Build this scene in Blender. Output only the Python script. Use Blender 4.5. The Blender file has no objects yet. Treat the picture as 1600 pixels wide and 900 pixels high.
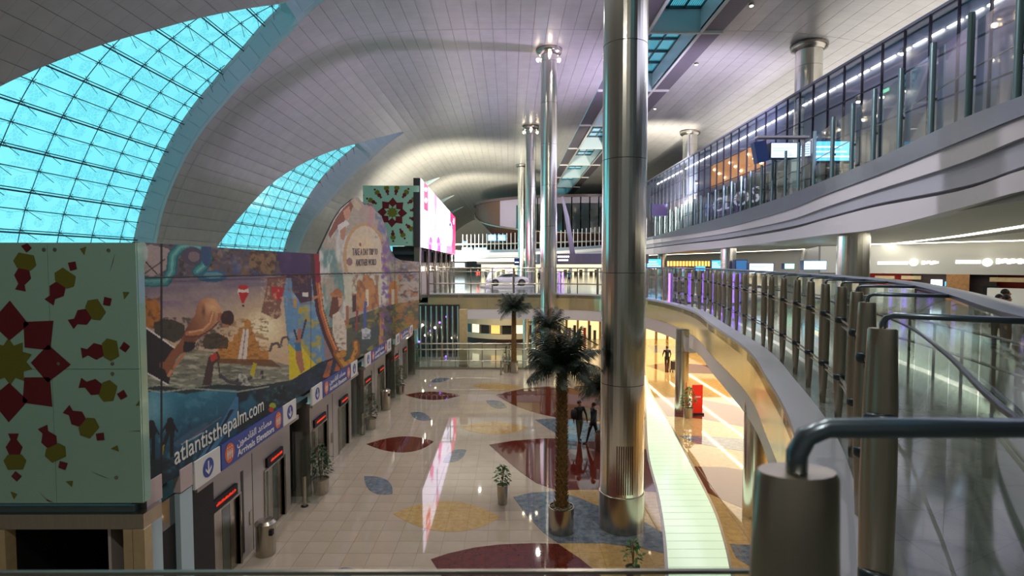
import bpy, math, random
import numpy as np
from mathutils import Vector, Matrix
R = math.radians; PI = math.pi
random.seed(7)
scn = bpy.context.scene; COL = scn.collection

# ---------------------------------------------------------------- camera
FPX = 850.0; CAMZ = 7.5
PITCH = math.atan(38 / FPX); YAW = math.atan(4 / FPX)
cam = bpy.data.cameras.new('camera'); camo = bpy.data.objects.new('camera', cam); COL.objects.link(camo)
camo.location = (0, 0, CAMZ); camo.rotation_euler = (PI / 2 - PITCH, 0, -YAW)
cam.sensor_width = 36; cam.lens = 36 * FPX / 1600; cam.clip_start = 0.05; cam.clip_end = 600
cam.dof.use_dof = True; cam.dof.focus_distance = 22; cam.dof.aperture_fstop = 3.5
scn.camera = camo
scn.view_settings.view_transform = 'Standard'; scn.view_settings.look = 'None'
scn.view_settings.gamma = 1; scn.view_settings.use_curve_mapping = False
scn.view_settings.exposure = 0.95
scn.cycles.max_bounces = 8; scn.cycles.transparent_max_bounces = 24
scn.cycles.sample_clamp_indirect = 4; scn.cycles.sample_clamp_direct = 0
scn.cycles.caustics_reflective = False; scn.cycles.caustics_refractive = False
# ---------------------------------------------------------------- sky
w = bpy.data.worlds.new('World'); scn.world = w; w.use_nodes = True
wb = w.node_tree.nodes['Background']
wb.inputs[0].default_value = (0.20, 0.80, 0.92, 1); wb.inputs[1].default_value = .72
# ---------------------------------------------------------------- lamps
def area(name, loc, size, energy, col, rot=(0, 0, 0), spread=180):
    l = bpy.data.lights.new(name, 'AREA'); l.shape = 'RECTANGLE'; l.size, l.size_y = size
    l.energy = energy; l.color = col; l.spread = R(spread)
    o = bpy.data.objects.new(name, l); COL.objects.link(o); o.location = loc; o.rotation_euler = rot
    return o
def spot(name, loc, tgt, energy, col, ang=80, blend=.8, size=.5):
    l = bpy.data.lights.new(name, 'SPOT'); l.energy = energy; l.color = col; l.spot_size = R(ang)
    l.spot_blend = blend; l.shadow_soft_size = size
    o = bpy.data.objects.new(name, l); COL.objects.link(o); o.location = loc
    o.rotation_euler = (Vector(tgt) - Vector(loc)).to_track_quat('-Z', 'Y').to_euler()
    return o
WARM = (1, .86, .62); LILAC = (.62, .45, 1); NEUT = (1, .95, .86)
for _x, _y in ((-3, 10), (4, 10), (-6, 22), (3, 24), (-3, 34), (5, 38), (-5, 50), (3, 56), (-4, 72), (-2, 92)):
    spot('hall_downlight', (_x, _y, 22.9), (_x - .5, _y + 1, 0), 1250 if _y < 60 else 1600, NEUT, 150, 1, .12)
spot('gallery_edge_fill', (-4, 16, 22), (16, 24, 10), 6500, (.93, .88, 1), 75, 1, .15)  # added fill spot, no fixture of the hall, brightens the gallery edge
spot('gallery_edge_fill', (-2, 44, 22), (19, 56, 10), 5000, (.9, .84, 1), 80, 1, .15)  # second added fill for the gallery edge, farther along
spot('bridge_fill', (0, 22, 22), (1, 44, 4), 6000, (1, .96, .86), 50, 1, .15)  # unseen spot added to lift the dim bridge fascia
spot('vault_fill', (-10, 92, 10), (-6, 122, 20), 26000, (1, .94, .74), 110, size=3)  # unseen spot added to brighten the dark far vault
spot('rear_fill', (0, -5, 21), (-7, 12, 5), 2000, NEUT, 90, 1, .15)  # fill added behind the camera to brighten the left-hand panels
spot('lilac_uplight', (18, 44, 12.2), (-1, 48, 23), 12000, (.74, .6, 1), 75, size=1)
spot('lilac_uplight', (15.5, 26, 12.2), (2, 30, 23), 6500, (.76, .64, 1), 80, size=1)
spot('lilac_uplight', (17, 40, 14), (15, 52, 23), 5000, (.78, .7, 1), 120, size=1)
area('right_ceiling_fill', (26, 42, 19.95), (6, 60), 900, (1, .95, .88), (PI, 0, 0))  # unseen area light added above the lounge to brighten the right ceiling
spot('vault_fill', (-9, 66, 9.5), (-7, 100, 20), 36000, (1, .94, .74), 110, size=3)  # added fill for the vault, kept out of view behind the screen bay
spot('gallery_uplight', (18, 60, 14), (18, 80, 23), 14000, (1, .93, .78), 120, size=1)
area('lower_concourse_light', (15, 30, 4.2), (9, 34), 1300, (1, .9, .7))
area('lower_concourse_light', (10, 62, 4.0), (24, 16), 500, WARM)
area('under_bridge_fill', (-1, 46.5, 4.15), (9, 4), 160, WARM)  # added warm fill for the unlit space below the far bridge
area('mezzanine_light', (24, 40, 8.9), (8, 50), 1000, NEUT)
area('mezzanine_light', (6, 110, 8.4), (30, 40), 900, NEUT)
area('gallery_light', (17.3, 34, 18.8), (4.0, 60), 480, (.74, .74, 1.0), (0, R(35), 0))
spot('lilac_stage_light', (18.5, 62, 12.5), (3, 46, 8), 3500, LILAC, 60)

# ---------------------------------------------------------------- helpers
RM = camo.rotation_euler.to_matrix()
def ray(px, py):
    return RM @ Vector(((px - 800) / FPX, (450 - py) / FPX, -1))
def P(px, py, X=None, Y=None, Z=None):
    d = ray(px, py)
    if Z is not None: s = (Z - CAMZ) / d.z
    elif Y is not None: s = Y / d.y
    else: s = X / d.x
    return Vector((d.x * s, d.y * s, CAMZ + d.z * s))
def fl(px, py): return P(px, py, Z=0)

def lin(c):
    c = c / 255.0
    return c / 12.92 if c <= .04045 else ((c + .055) / 1.055) ** 2.4
def C(r, g, b): return (lin(r), lin(g), lin(b), 1)

MATS = {}
def mat(name, col, rough=.5, metal=0., emis=0., ecol=None, noise=0., nscale=4., bump=0., bscale=60., spec=.5, coat=0., stretch=None):
    if name in MATS: return MATS[name]
    m = bpy.data.materials.new(name); m.use_nodes = True; nt = m.node_tree; b = nt.nodes['Principled BSDF']
    if len(col) == 3: col = C(*col)
    b.inputs['Base Color'].default_value = col; b.inputs['Roughness'].default_value = rough
    b.inputs['Metallic'].default_value = metal; b.inputs['Specular IOR Level'].default_value = spec
    b.inputs['Coat Weight'].default_value = coat; b.inputs['Coat Roughness'].default_value = .05
    if emis:
        b.inputs['Emission Color'].default_value = (C(*ecol) if ecol else col); b.inputs['Emission Strength'].default_value = emis
    if noise or bump:
        tc = nt.nodes.new('ShaderNodeTexCoord'); src = tc.outputs['Object']
        if stretch:
            mp = nt.nodes.new('ShaderNodeMapping'); mp.inputs['Scale'].default_value = stretch
            nt.links.new(src, mp.inputs[0]); src = mp.outputs[0]
    if noise:
        n = nt.nodes.new('ShaderNodeTexNoise'); n.inputs['Scale'].default_value = nscale; n.inputs['Detail'].default_value = 5
        nt.links.new(src, n.inputs['Vector'])
        mx = nt.nodes.new('ShaderNodeMix'); mx.data_type = 'RGBA'
        a = [max(0, c * (1 - noise)) for c in col[:3]] + [1]; z = [min(1, c * (1 + noise)) for c in col[:3]] + [1]
        mr = nt.nodes.new('ShaderNodeMapRange'); mr.inputs[1].default_value = .3; mr.inputs[2].default_value = .7
        nt.links.new(n.outputs['Fac'], mr.inputs[0]); nt.links.new(mr.outputs[0], mx.inputs[0])
        mx.inputs[6].default_value = a; mx.inputs[7].default_value = z
        nt.links.new(mx.outputs[2], b.inputs['Base Color'])
    if bump:
        n2 = nt.nodes.new('ShaderNodeTexNoise'); n2.inputs['Scale'].default_value = bscale
        nt.links.new(src, n2.inputs['Vector'])
        bp = nt.nodes.new('ShaderNodeBump'); bp.inputs['Strength'].default_value = bump; bp.inputs['Distance'].default_value = .02
        nt.links.new(n2.outputs['Fac'], bp.inputs['Height']); nt.links.new(bp.outputs[0], b.inputs['Normal'])
    MATS[name] = m; return m

def glassmat(name, tint=(.9, .95, .95), refl=.1, rough=.03, gcol=(1, 1, 1, 1), pattern=None, graz=.5):
    if name in MATS: return MATS[name]
    m = bpy.data.materials.new(name); m.use_nodes = True; nt = m.node_tree; nt.nodes.clear()
    out = nt.nodes.new('ShaderNodeOutputMaterial'); mix = nt.nodes.new('ShaderNodeMixShader')
    t = nt.nodes.new('ShaderNodeBsdfTransparent'); g = nt.nodes.new('ShaderNodeBsdfGlossy')
    t.inputs[0].default_value = (*tint, 1); g.inputs['Roughness'].default_value = rough; g.inputs[0].default_value = gcol
    fr = nt.nodes.new('ShaderNodeLayerWeight'); fr.inputs[0].default_value = .35
    mr = nt.nodes.new('ShaderNodeMapRange'); mr.inputs[3].default_value = refl; mr.inputs[4].default_value = min(1, refl + graz)
    nt.links.new(fr.outputs['Facing'], mr.inputs[0]); nt.links.new(mr.outputs[0], mix.inputs[0])
    nt.links.new(t.outputs[0], mix.inputs[1]); nt.links.new(g.outputs[0], mix.inputs[2]); nt.links.new(mix.outputs[0], out.inputs[0])
    if pattern:   # fritted rosettes printed in the glass
        tc = nt.nodes.new('ShaderNodeTexCoord'); v = nt.nodes.new('ShaderNodeTexVoronoi'); v.feature = 'DISTANCE_TO_EDGE'
        v.inputs['Scale'].default_value = 5; nt.links.new(tc.outputs['Object'], v.inputs['Vector'])
        v2 = nt.nodes.new('ShaderNodeTexVoronoi'); v2.inputs['Scale'].default_value = .55; v2.inputs['Randomness'].default_value = .5
        nt.links.new(tc.outputs['Object'], v2.inputs['Vector'])
        a = nt.nodes.new('ShaderNodeMath'); a.operation = 'GREATER_THAN'; a.inputs[1].default_value = .07; nt.links.new(v.outputs['Distance'], a.inputs[0])
        s = nt.nodes.new('ShaderNodeMath'); s.operation = 'SINE'; q = nt.nodes.new('ShaderNodeMath'); q.operation = 'MULTIPLY'; q.inputs[1].default_value = 14
        nt.links.new(v2.outputs['Distance'], q.inputs[0]); nt.links.new(q.outputs[0], s.inputs[0])
        g2 = nt.nodes.new('ShaderNodeMath'); g2.operation = 'GREATER_THAN'; g2.inputs[1].default_value = .1; nt.links.new(s.outputs[0], g2.inputs[0])
        mm = nt.nodes.new('ShaderNodeMath'); mm.operation = 'MULTIPLY'; nt.links.new(a.outputs[0], mm.inputs[0]); nt.links.new(g2.outputs[0], mm.inputs[1])
        mx = nt.nodes.new('ShaderNodeMix'); mx.data_type = 'RGBA'; nt.links.new(mm.outputs[0], mx.inputs[0])
        mx.inputs[6].default_value = (*tint, 1); mx.inputs[7].default_value = (*pattern, 1)
        nt.links.new(mx.outputs[2], t.inputs[0])
    MATS[name] = m; return m

def attrmat(name, emis=0., rough=.45, coat=.0):
    m = bpy.data.materials.new(name); m.use_nodes = True; nt = m.node_tree; b = nt.nodes['Principled BSDF']
    a = nt.nodes.new('ShaderNodeAttribute'); a.attribute_name = 'print'
    nt.links.new(a.outputs['Color'], b.inputs['Base Color']); b.inputs['Roughness'].default_value = rough; b.inputs['Coat Weight'].default_value = coat
    if emis:
        nt.links.new(a.outputs['Color'], b.inputs['Emission Color']); b.inputs['Emission Strength'].default_value = emis
    return m

WL = {}      # world position of each object's origin
def wl(o): return WL.get(o.name, Vector((0, 0, 0))) if o else Vector((0, 0, 0))
def tag(o, label=None, cat=None, group=None, kind=None):
    if label: o['label'] = label
    if cat: o['category'] = cat
    if group: o['group'] = group
    if kind: o['kind'] = kind
    return o
def thing(name, label, cat, loc=(0, 0, 0), group=None, kind=None, rotz=0):
    o = bpy.data.objects.new(name, None); COL.objects.link(o); o.location = loc; o.empty_display_size = .1
    o.rotation_euler = (0, 0, rotz); WL[o.name] = Vector(loc)
    return tag(o, label, cat, group, kind)
def link(name, me, parent=None, loc=None):
    o = bpy.data.objects.new(name, me); COL.objects.link(o)
    if parent: o.parent = parent; WL[o.name] = wl(parent)
    if loc is not None: o.location = loc
    return o
def kids(o): return [c for c in bpy.data.objects if c.parent == o]
def dup(o, parent=None, _map=None):
    if _map is None:
        _map = {}
        for c in bpy.data.objects:
            if c.parent: _map.setdefault(c.parent, []).append(c)
    c = o.copy(); COL.objects.link(c)
    if parent: c.parent = parent
    for ch in _map.get(o, []): dup(ch, c, _map)
    return c

class MB:
    def __init__(s): s.v = []; s.f = []; s.m = []
    def add(s, vs, fs, mi=0):
        b = len(s.v); s.v += [tuple(x) for x in vs]; s.f += [tuple(b + i for i in f) for f in fs]; s.m += [mi] * len(fs); return s
    def quad(s, a, b, c, d, mi=0): return s.add([a, b, c, d], [(0, 1, 2, 3)], mi)
    def box(s, x0, x1, y0, y1, z0, z1, mi=0):
        return s.add([(x0, y0, z0), (x1, y0, z0), (x1, y1, z0), (x0, y1, z0), (x0, y0, z1), (x1, y0, z1), (x1, y1, z1), (x0, y1, z1)],
                     [(0, 3, 2, 1), (4, 5, 6, 7), (0, 1, 5, 4), (1, 2, 6, 5), (2, 3, 7, 6), (3, 0, 4, 7)], mi)
    def tube(s, pts, r, n=8, mi=0, cap=True):
        pts = [Vector(p) for p in pts]; rs = r if isinstance(r, (list, tuple)) else [r] * len(pts)
        vs = []; ref = None
        for i, p in enumerate(pts):
            t = (pts[min(i + 1, len(pts) - 1)] - pts[max(i - 1, 0)]).normalized()
            if ref is None: ref = Vector((0, 0, 1)) if abs(t.z) < .9 else Vector((1, 0, 0))
            a = (ref - t * ref.dot(t)).normalized(); b = t.cross(a); ref = a
            vs += [p + (a * math.cos(2 * PI * k / n) + b * math.sin(2 * PI * k / n)) * rs[i] for k in range(n)]
        fs = [(i * n + k, i * n + (k + 1) % n, (i + 1) * n + (k + 1) % n, (i + 1) * n + k) for i in range(len(pts) - 1) for k in range(n)]
        if cap: fs += [tuple(range(n))[::-1], tuple((len(pts) - 1) * n + k for k in range(n))]
        return s.add(vs, fs, mi)
    def lathe(s, prof, c=(0, 0), n=24, mi=0, cap=True, sx=1, sy=1):
        vs = [(c[0] + r * sx * math.cos(2 * PI * k / n), c[1] + r * sy * math.sin(2 * PI * k / n), z) for r, z in prof for k in range(n)]
        fs = [(i * n + k, i * n + (k + 1) % n, (i + 1) * n + (k + 1) % n, (i + 1) * n + k) for i in range(len(prof) - 1) for k in range(n)]
        if cap: fs += [tuple(range(n))[::-1], tuple((len(prof) - 1) * n + k for k in range(n))]
        return s.add(vs, fs, mi)
    def prism(s, poly, off, mi=0):     # poly: 3d points, off: extrusion vector
        n = len(poly); off = Vector(off); vs = [Vector(p) for p in poly] + [Vector(p) + off for p in poly]
        return s.add(vs, [tuple(range(n))[::-1], tuple(range(n, 2 * n))] + [(i, (i + 1) % n, (i + 1) % n + n, i + n) for i in range(n)], mi)
    def sweep(s, path, prof, mi=0, closed=True):
        """path: list of (x,y,z); prof: list of (side,up) offsets"""
        n = len(prof); vs = []; L = len(path)
        for i, p in enumerate(path):
            a = Vector(path[max(i - 1, 0)]); b = Vector(path[min(i + 1, L - 1)]); t = (b - a); t.z = 0; t.normalize()
            sd = Vector((t.y, -t.x, 0))
            vs += [Vector(p) + sd * q[0] + Vector((0, 0, q[1])) for q in prof]
        m = n if closed else n - 1
        fs = [(i * n + k, i * n + (k + 1) % n, (i + 1) * n + (k + 1) % n, (i + 1) * n + k) for i in range(L - 1) for k in range(m)]
        if closed: fs += [tuple(range(n))[::-1], tuple((L - 1) * n + k for k in range(n))]
        return s.add(vs, fs, mi)
    def mesh(s, name, mats, org=Vector((0, 0, 0)), smooth=False):
        me = bpy.data.meshes.new(name); me.from_pydata([Vector(x) - org for x in s.v] if org.length > 0 else s.v, [], s.f)
        for m in (mats if isinstance(mats, (list, tuple)) else [mats]): me.materials.append(m)
        if len(me.materials) > 1: me.polygons.foreach_set('material_index', s.m)
        if smooth: me.shade_smooth() if smooth is True else me.set_sharp_from_angle(angle=R(smooth))
        if smooth and smooth is not True: me.polygons.foreach_set('use_smooth', [True] * len(me.polygons)); me.set_sharp_from_angle(angle=R(smooth))
        me.update(); return me
    def build(s, name, mats, parent=None, smooth=False, label=None):
        o = link(name, s.mesh(name, mats, wl(parent), smooth), parent)
        if label: o['label'] = label
        return o
def struct(name, mb, m, smooth=False, label=None, cat=None):
    o = mb.build(name, m, None, smooth); return tag(o, label, cat, None, 'structure')

def textmesh(body, size, ext=.01, align='LEFT', bold=0., shear=0.):
    c = bpy.data.curves.new('t', 'FONT'); c.body = body; c.size = size; c.extrude = ext; c.align_x = align; c.offset = bold; c.shear = shear
    c.resolution_u = 3
    o = bpy.data.objects.new('t', c); COL.objects.link(o); bpy.context.view_layer.update()
    me = bpy.data.meshes.new_from_object(o.evaluated_get(bpy.context.evaluated_depsgraph_get()))
    bpy.data.objects.remove(o); return me
def text(name, body, size, origin, right, up, m, parent, ext=.01, align='LEFT', bold=0., fit=None, shear=0.):
    """letters whose baseline starts at origin and runs along right"""
    me = textmesh(body, size, ext, align, bold, shear); right = Vector(right).normalized(); up = Vector(up).normalized(); n = right.cross(up)
    if fit:
        xs = [v.co.x for v in me.vertices]; k = fit / max(1e-6, max(xs) - min(xs))
        for v in me.vertices: v.co.x = (v.co.x - (min(xs) if align == 'LEFT' else 0)) * k
    M = Matrix((right, up, n)).transposed().to_4x4(); M.translation = Vector(origin) - wl(parent)
    me.transform(M); me.materials.clear(); me.materials.append(m)
    o = link(name, me, parent); return o

def cr(pts, k=8):      # Catmull-Rom through 3d or 2d points
    pts = [Vector(p) for p in pts]; out = []
    for i in range(len(pts) - 1):
        a = pts[i - 1] if i else pts[0] * 2 - pts[1]; b, c = pts[i], pts[i + 1]
        d = pts[i + 2] if i + 2 < len(pts) else pts[-1] * 2 - pts[-2]
        for j in range(k):
            t = j / k
            out.append(.5 * ((2 * b) + (c - a) * t + (2 * a - 5 * b + 4 * c - d) * t * t + (3 * b - a - 3 * c + d) * t ** 3))
    out.append(pts[-1]); return out
def resample(pts, step):
    L = [0]
    for a, b in zip(pts, pts[1:]): L.append(L[-1] + (b - a).length)
    n = max(1, round(L[-1] / step)); out = []; j = 0
    for i in range(n + 1):
        s = L[-1] * i / n
        while j < len(L) - 2 and L[j + 1] < s: j += 1
        t = (s - L[j]) / max(1e-9, L[j + 1] - L[j]); out.append(pts[j].lerp(pts[j + 1], t))
    return out
def offset(pts, d):    # shift a path to its right-hand side
    out = []
    for i, p in enumerate(pts):
        t = pts[min(i + 1, len(pts) - 1)] - pts[max(i - 1, 0)]; t = Vector((t.x, t.y, 0)).normalized()
        out.append(p + Vector((t.y, -t.x, 0)) * d)
    return out

# ---------------------------------------------------------------- materials
def ceilmat():
    m = mat('white_metal_ceiling', (186, 182, 180), .33, .25, spec=.5); nt = m.node_tree; b = nt.nodes['Principled BSDF']
    tc = nt.nodes.new('ShaderNodeTexCoord'); sp = nt.nodes.new('ShaderNodeSeparateXYZ'); nt.links.new(tc.outputs['Object'], sp.inputs[0])
    def line(sock, per, wd):
        a = nt.nodes.new('ShaderNodeMath'); a.operation = 'PINGPONG'; a.inputs[1].default_value = per / 2; nt.links.new(sock, a.inputs[0])
        c = nt.nodes.new('ShaderNodeMath'); c.operation = 'LESS_THAN'; c.inputs[1].default_value = wd; nt.links.new(a.outputs[0], c.inputs[0]); return c.outputs[0]
    l1 = line(sp.outputs['Y'], .85, .012)
    n = nt.nodes.new('ShaderNodeTexNoise'); n.inputs['Scale'].default_value = .9; n.inputs['Detail'].default_value = 4; nt.links.new(tc.outputs['Object'], n.inputs[0])
    mx = nt.nodes.new('ShaderNodeMix'); mx.data_type = 'RGBA'; mx.inputs[6].default_value = C(172, 168, 165); mx.inputs[7].default_value = C(200, 197, 194)
    nt.links.new(n.outputs[0], mx.inputs[0])
    mx2 = nt.nodes.new('ShaderNodeMix'); mx2.data_type = 'RGBA'; mx2.inputs[7].default_value = C(165, 161, 158)
    nt.links.new(l1, mx2.inputs[0]); nt.links.new(mx.outputs[2], mx2.inputs[6]); nt.links.new(mx2.outputs[2], b.inputs['Base Color'])
    return m
M_CEIL = ceilmat()
M_CEILBACK = mat('ceiling_joint', (150, 147, 146), .8)
M_WHITE = mat('white_paint', (205, 203, 198), .5)
M_REVEAL = mat('reveal_panel', (176, 200, 208), .35, .1)
M_REVEAL2 = mat('reveal_lip', (190, 205, 208), .3, .1)
M_STEEL = mat('brushed_steel', (178, 172, 160), .26, 1., noise=.06, nscale=30, stretch=(1, 1, .05))
M_MIRROR = mat('mirror_steel', (236, 233, 222), .2, 1., bump=.10, bscale=2.2, stretch=(1, 1, .2))
M_DARKSTEEL = mat('dark_steel', (70, 78, 84), .35, .8)
M_TEAL = mat('teal_grey_metal', (104, 128, 130), .35, .6)
M_BLACK = mat('black_void', (10, 10, 11), .6)
M_DARK = mat('dark_panel', (34, 34, 36), .4)
M_PANE = glassmat('fritted_glass', (.95, 1, 1), .03, .1, pattern=(.72, .86, .88))
M_SKYPANE = glassmat('ribbed_skylight_glass', (.7, .85, .9), .05, .1)
M_GLASS = glassmat('clear_glass', (.90, .96, .95), .06)
M_GLASSG = glassmat('balustrade_glass', (.70, .82, .78), .14)
M_GLASSW = glassmat('curtain_wall_glass', (.74, .78, .86), .05, graz=.22)
M_DARKGLASS = mat('dark_glass', (26, 34, 36), .06, .0, spec=1)
M_MINT = mat('mint_glass', (140, 178, 160), .12, .0, coat=.4)
M_RED = mat('printed_crimson', (96, 24, 32), .3)
M_LIME = mat('printed_lime', (98, 100, 30), .3)
M_WALL = mat('taupe_wall_panel', (182, 174, 166), .25, .1, coat=.2)
M_BLUE = mat('sign_blue', (32, 62, 150), .35)
M_SIGNW = mat('sign_white', (222, 222, 216), .35)
M_ORANGE = mat('sign_orange', (226, 104, 40), .35)
M_LED = mat('led_red', (60, 8, 4), .5, emis=.5, ecol=(255, 50, 20))
M_LIGHT = mat('light_strip', (255, 250, 235), .5, emis=5, ecol=(255, 246, 222))
M_LIGHTW = mat('warm_light_strip', (255, 240, 200), .5, emis=9, ecol=(255, 226, 165))
M_LAMP = mat('lamp_glow', (255, 240, 210), .5, emis=12, ecol=(255, 236, 200))
M_PURPLE = mat('purple_glow', (150, 110, 255), .5, emis=2, ecol=(140, 90, 255))
M_SCREENW = mat('white_screen', (240, 248, 255), .4, emis=1.6, ecol=(215, 235, 255))
M_SCREENB = mat('blue_screen', (60, 150, 230), .4, emis=1.0, ecol=(60, 165, 235))
M_NAVY = mat('navy_plastic', (28, 52, 110), .35)
M_WOOD = mat('dark_brown_wood', (50, 34, 28), .4, noise=.25, nscale=6)
M_OAK = mat('warm_wood', (150, 108, 62), .45, noise=.2, nscale=6)
M_REDW = mat('red_shop_wall', (170, 24, 18), .5)
M_GOLD = mat('lit_gold_panel', (176, 156, 118), .3, noise=.1)
M_SOIL = mat('potting_gravel', (120, 112, 92), .9, noise=.4, nscale=60)
M_TRUNK = mat('palm_bark', (122, 92, 48), .8, noise=.6, nscale=14)
M_DOOR = mat('lift_door_glass', (104, 112, 104), .15, .5)
M_FROND = mat('palm_frond_green', (34, 48, 38), .55, noise=.3, nscale=5)
M_LEAF = mat('fresh_leaf_green', (62, 104, 44), .45, noise=.3, nscale=8)
M_LEAFD = mat('dark_leaf_green', (32, 62, 30), .5, noise=.3, nscale=8)
M_FASCIA = mat('lilac_white_fascia', (196, 192, 196), .4)
M_FASCIA2 = mat('grey_fascia', (160, 162, 172), .4)
def stone(name, base, vein, rough=.035, sc=3., amt=.5):
    m = mat(name, base, rough, spec=.6); nt = m.node_tree; b = nt.nodes['Principled BSDF']
    tc = nt.nodes.new('ShaderNodeTexCoord'); n = nt.nodes.new('ShaderNodeTexNoise'); n.inputs['Scale'].default_value = sc; n.inputs['Detail'].default_value = 8; n.inputs['Roughness'].default_value = .65
    nt.links.new(tc.outputs['Object'], n.inputs[0])
    r = nt.nodes.new('ShaderNodeMapRange'); r.inputs[1].default_value = .5 - amt * .3; r.inputs[2].default_value = .5 + amt * .4
    nt.links.new(n.outputs[0], r.inputs[0])
    mx = nt.nodes.new('ShaderNodeMix'); mx.data_type = 'RGBA'; mx.inputs[6].default_value = C(*base); mx.inputs[7].default_value = C(*vein); nt.links.new(r.outputs[0], mx.inputs[0])
    br = nt.nodes.new('ShaderNodeTexBrick'); br.offset = 0; br.inputs['Scale'].default_value = 1; br.inputs['Brick Width'].default_value = .6; br.inputs['Row Height'].default_value = .6
    br.inputs['Mortar Size'].default_value = .006; br.inputs['Color1'].default_value = (1, 1, 1, 1); br.inputs['Color2'].default_value = (.94, .94, .94, 1); br.inputs['Mortar'].default_value = (.62, .62, .62, 1)
    nt.links.new(tc.outputs['Object'], br.inputs[0])
    m2 = nt.nodes.new('ShaderNodeMix'); m2.data_type = 'RGBA'; m2.blend_type = 'MULTIPLY'; m2.inputs[0].default_value = 1
    nt.links.new(mx.outputs[2], m2.inputs[6]); nt.links.new(br.outputs[0], m2.inputs[7]); nt.links.new(m2.outputs[2], b.inputs['Base Color'])
    return m
M_CREAM = stone('cream_marble', (170, 156, 141), (180, 167, 152), sc=1.5)
M_TILE = mat('cream_marble_tile', (172, 158, 143), .035, noise=.06, nscale=2, spec=.6)
M_TILE2 = mat('pale_marble_tile', (169, 155, 140), .035, noise=.06, nscale=2, spec=.6)
M_BROWN = stone('red_brown_granite', (82, 32, 26), (104, 44, 34), sc=5)
M_TAN = stone('golden_tan_marble', (172, 138, 88), (196, 166, 116), sc=6)
M_BLUEST = stone('blue_grey_marble', (74, 86, 102), (136, 144, 152), sc=5, amt=.6)
# ================================================================ CEILING VAULT
PROF = [(-25.6, 0), (-25.3, 4), (-24.6, 8), (-23.7, 11), (-21.8, 15), (-19.5, 17.9), (-16.6, 20.3), (-13.9, 21.9), (-11.2, 23.0), (-8, 23.5), (-3, 23.7), (3, 23.7), (8.2, 23.65)]
ptsP = [Vector((x, z)) for x, z in cr([Vector((a, b, 0)) for a, b in PROF], 16) for z in [0]] if False else [Vector((v.x, v.y)) for v in cr([Vector((a, b, 0)) for a, b in PROF], 16)]
arc = [0.]
for a, b in zip(ptsP, ptsP[1:]): arc.append(arc[-1] + (b - a).length)
ULEN = arc[-1]; AX = np.array([p.x for p in ptsP]); AZ = np.array([p.y for p in ptsP]); AU = np.array(arc)
def VP(u, Y, off=0.0):
    x = float(np.interp(u, AU, AX)); z = float(np.interp(u, AU, AZ))
    if off:
        e = .4; dx = float(np.interp(u + e, AU, AX) - np.interp(u - e, AU, AX)); dz = float(np.interp(u + e, AU, AZ) - np.interp(u - e, AU, AZ))
        l = math.hypot(dx, dz) or 1; x += -dz / l * off; z += dx / l * off
    return Vector((x, Y, z))
def hit(px, py, off=0.0):
    d = ray(px, py); best = None; prev = None
    for i in range(0, 700):
        u = ULEN * i / 699; p = VP(u, 0, off); g = p.x * d.z - (p.z - CAMZ) * d.x
        if prev is not None and prev[1] * g <= 0 and d.x * p.x >= -1e-6 and (p.z - CAMZ) * d.z >= -1e-6:
            t = prev[1] / (prev[1] - g) if prev[1] != g else 0; uu = prev[0] + (u - prev[0]) * t; q = VP(uu, 0, off)
            s = (q.x / d.x) if abs(d.x) > abs(d.z) else (q.z - CAMZ) / d.z; return uu, s * d.y
        prev = (u, g)
    return None
def trace(pl, off=0.0):
    r = [h for h in (hit(x, y, off) for x, y in pl) if h]; r.sort(); return np.array(r)
A1 = trace([(-900, 760), (-420, 420), (-250, 285), (-120, 205), (0, 135), (125, 82), (250, 45), (350, 20), (440, 6), (505, -14), (560, -38)])
C1 = trace([(245, 378), (258, 320), (300, 230), (345, 170), (400, 110), (450, 55), (505, 2), (540, -24), (560, -38)])
B1 = trace([(208, 378), (222, 320), (255, 240), (290, 180), (330, 130), (380, 72), (440, 6)], 1.1)
A2 = trace([(330, 400), (338, 388), (370, 345), (420, 290), (480, 252), (530, 232), (560, 224), (600, 213), (635, 205)])
C2 = trace([(466, 395), (480, 360), (530, 300), (580, 250), (635, 205)])
B2 = trace([(443, 392), (455, 355), (480, 310), (515, 265), (560, 225)], 1.1)
print('A1', A1.round(1).tolist()); print('C1', C1.round(1).tolist()); print('B1', B1.round(1).tolist()); print('A2', A2.round(1).tolist()); print('C2', C2.round(1).tolist()); print('B2', B2.round(1).tolist())
class Win: pass
WINS = []
def mkwin(A, B, C, dy=0):
    w = Win(); w.ut = min(A[-1, 0], C[-1, 0]); w.ug = B[-1, 0]
    w.A = lambda u: float(np.interp(u, A[:, 0], A[:, 1])) + dy
    w.C = lambda u: max(float(np.interp(u, C[:, 0], C[:, 1])) + dy, w.A(u))
    def Bf(u):
        if u <= w.ug: return float(np.interp(u, B[:, 0], B[:, 1])) + dy
        return w.A(u)
    w.B = Bf; WINS.append(w)
mkwin(A1, B1, C1); mkwin(A2, B2, C2)
for k in (33, 58, 82): mkwin(A2, B2, C2, k)
YN, YF = -9.0, 190.0
ceil = thing('ceiling', None, None, (0, 0, 0), kind='structure')
STEP = .92; NS = int(ULEN / STEP); US = [ULEN * i / NS for i in range(NS + 1)]
bays = [YN, 12.95, 38.4, 63.9, 89.3, 114.8, 140, 165, YF]
back = MB(); far = MB(); parts = []
def solid_intervals(ua, ub):
    segs = []; cur = (YN, YN)
    for w in WINS:
        um = (ua + ub) / 2
        if um >= w.ut: continue
        uc = min(ub, w.ut); s = (w.A(ua), w.A(uc)); e = (w.C(ua), w.C(uc))
        segs.append((cur, s)); cur = e
    segs.append((cur, (YF, YF))); return segs
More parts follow.
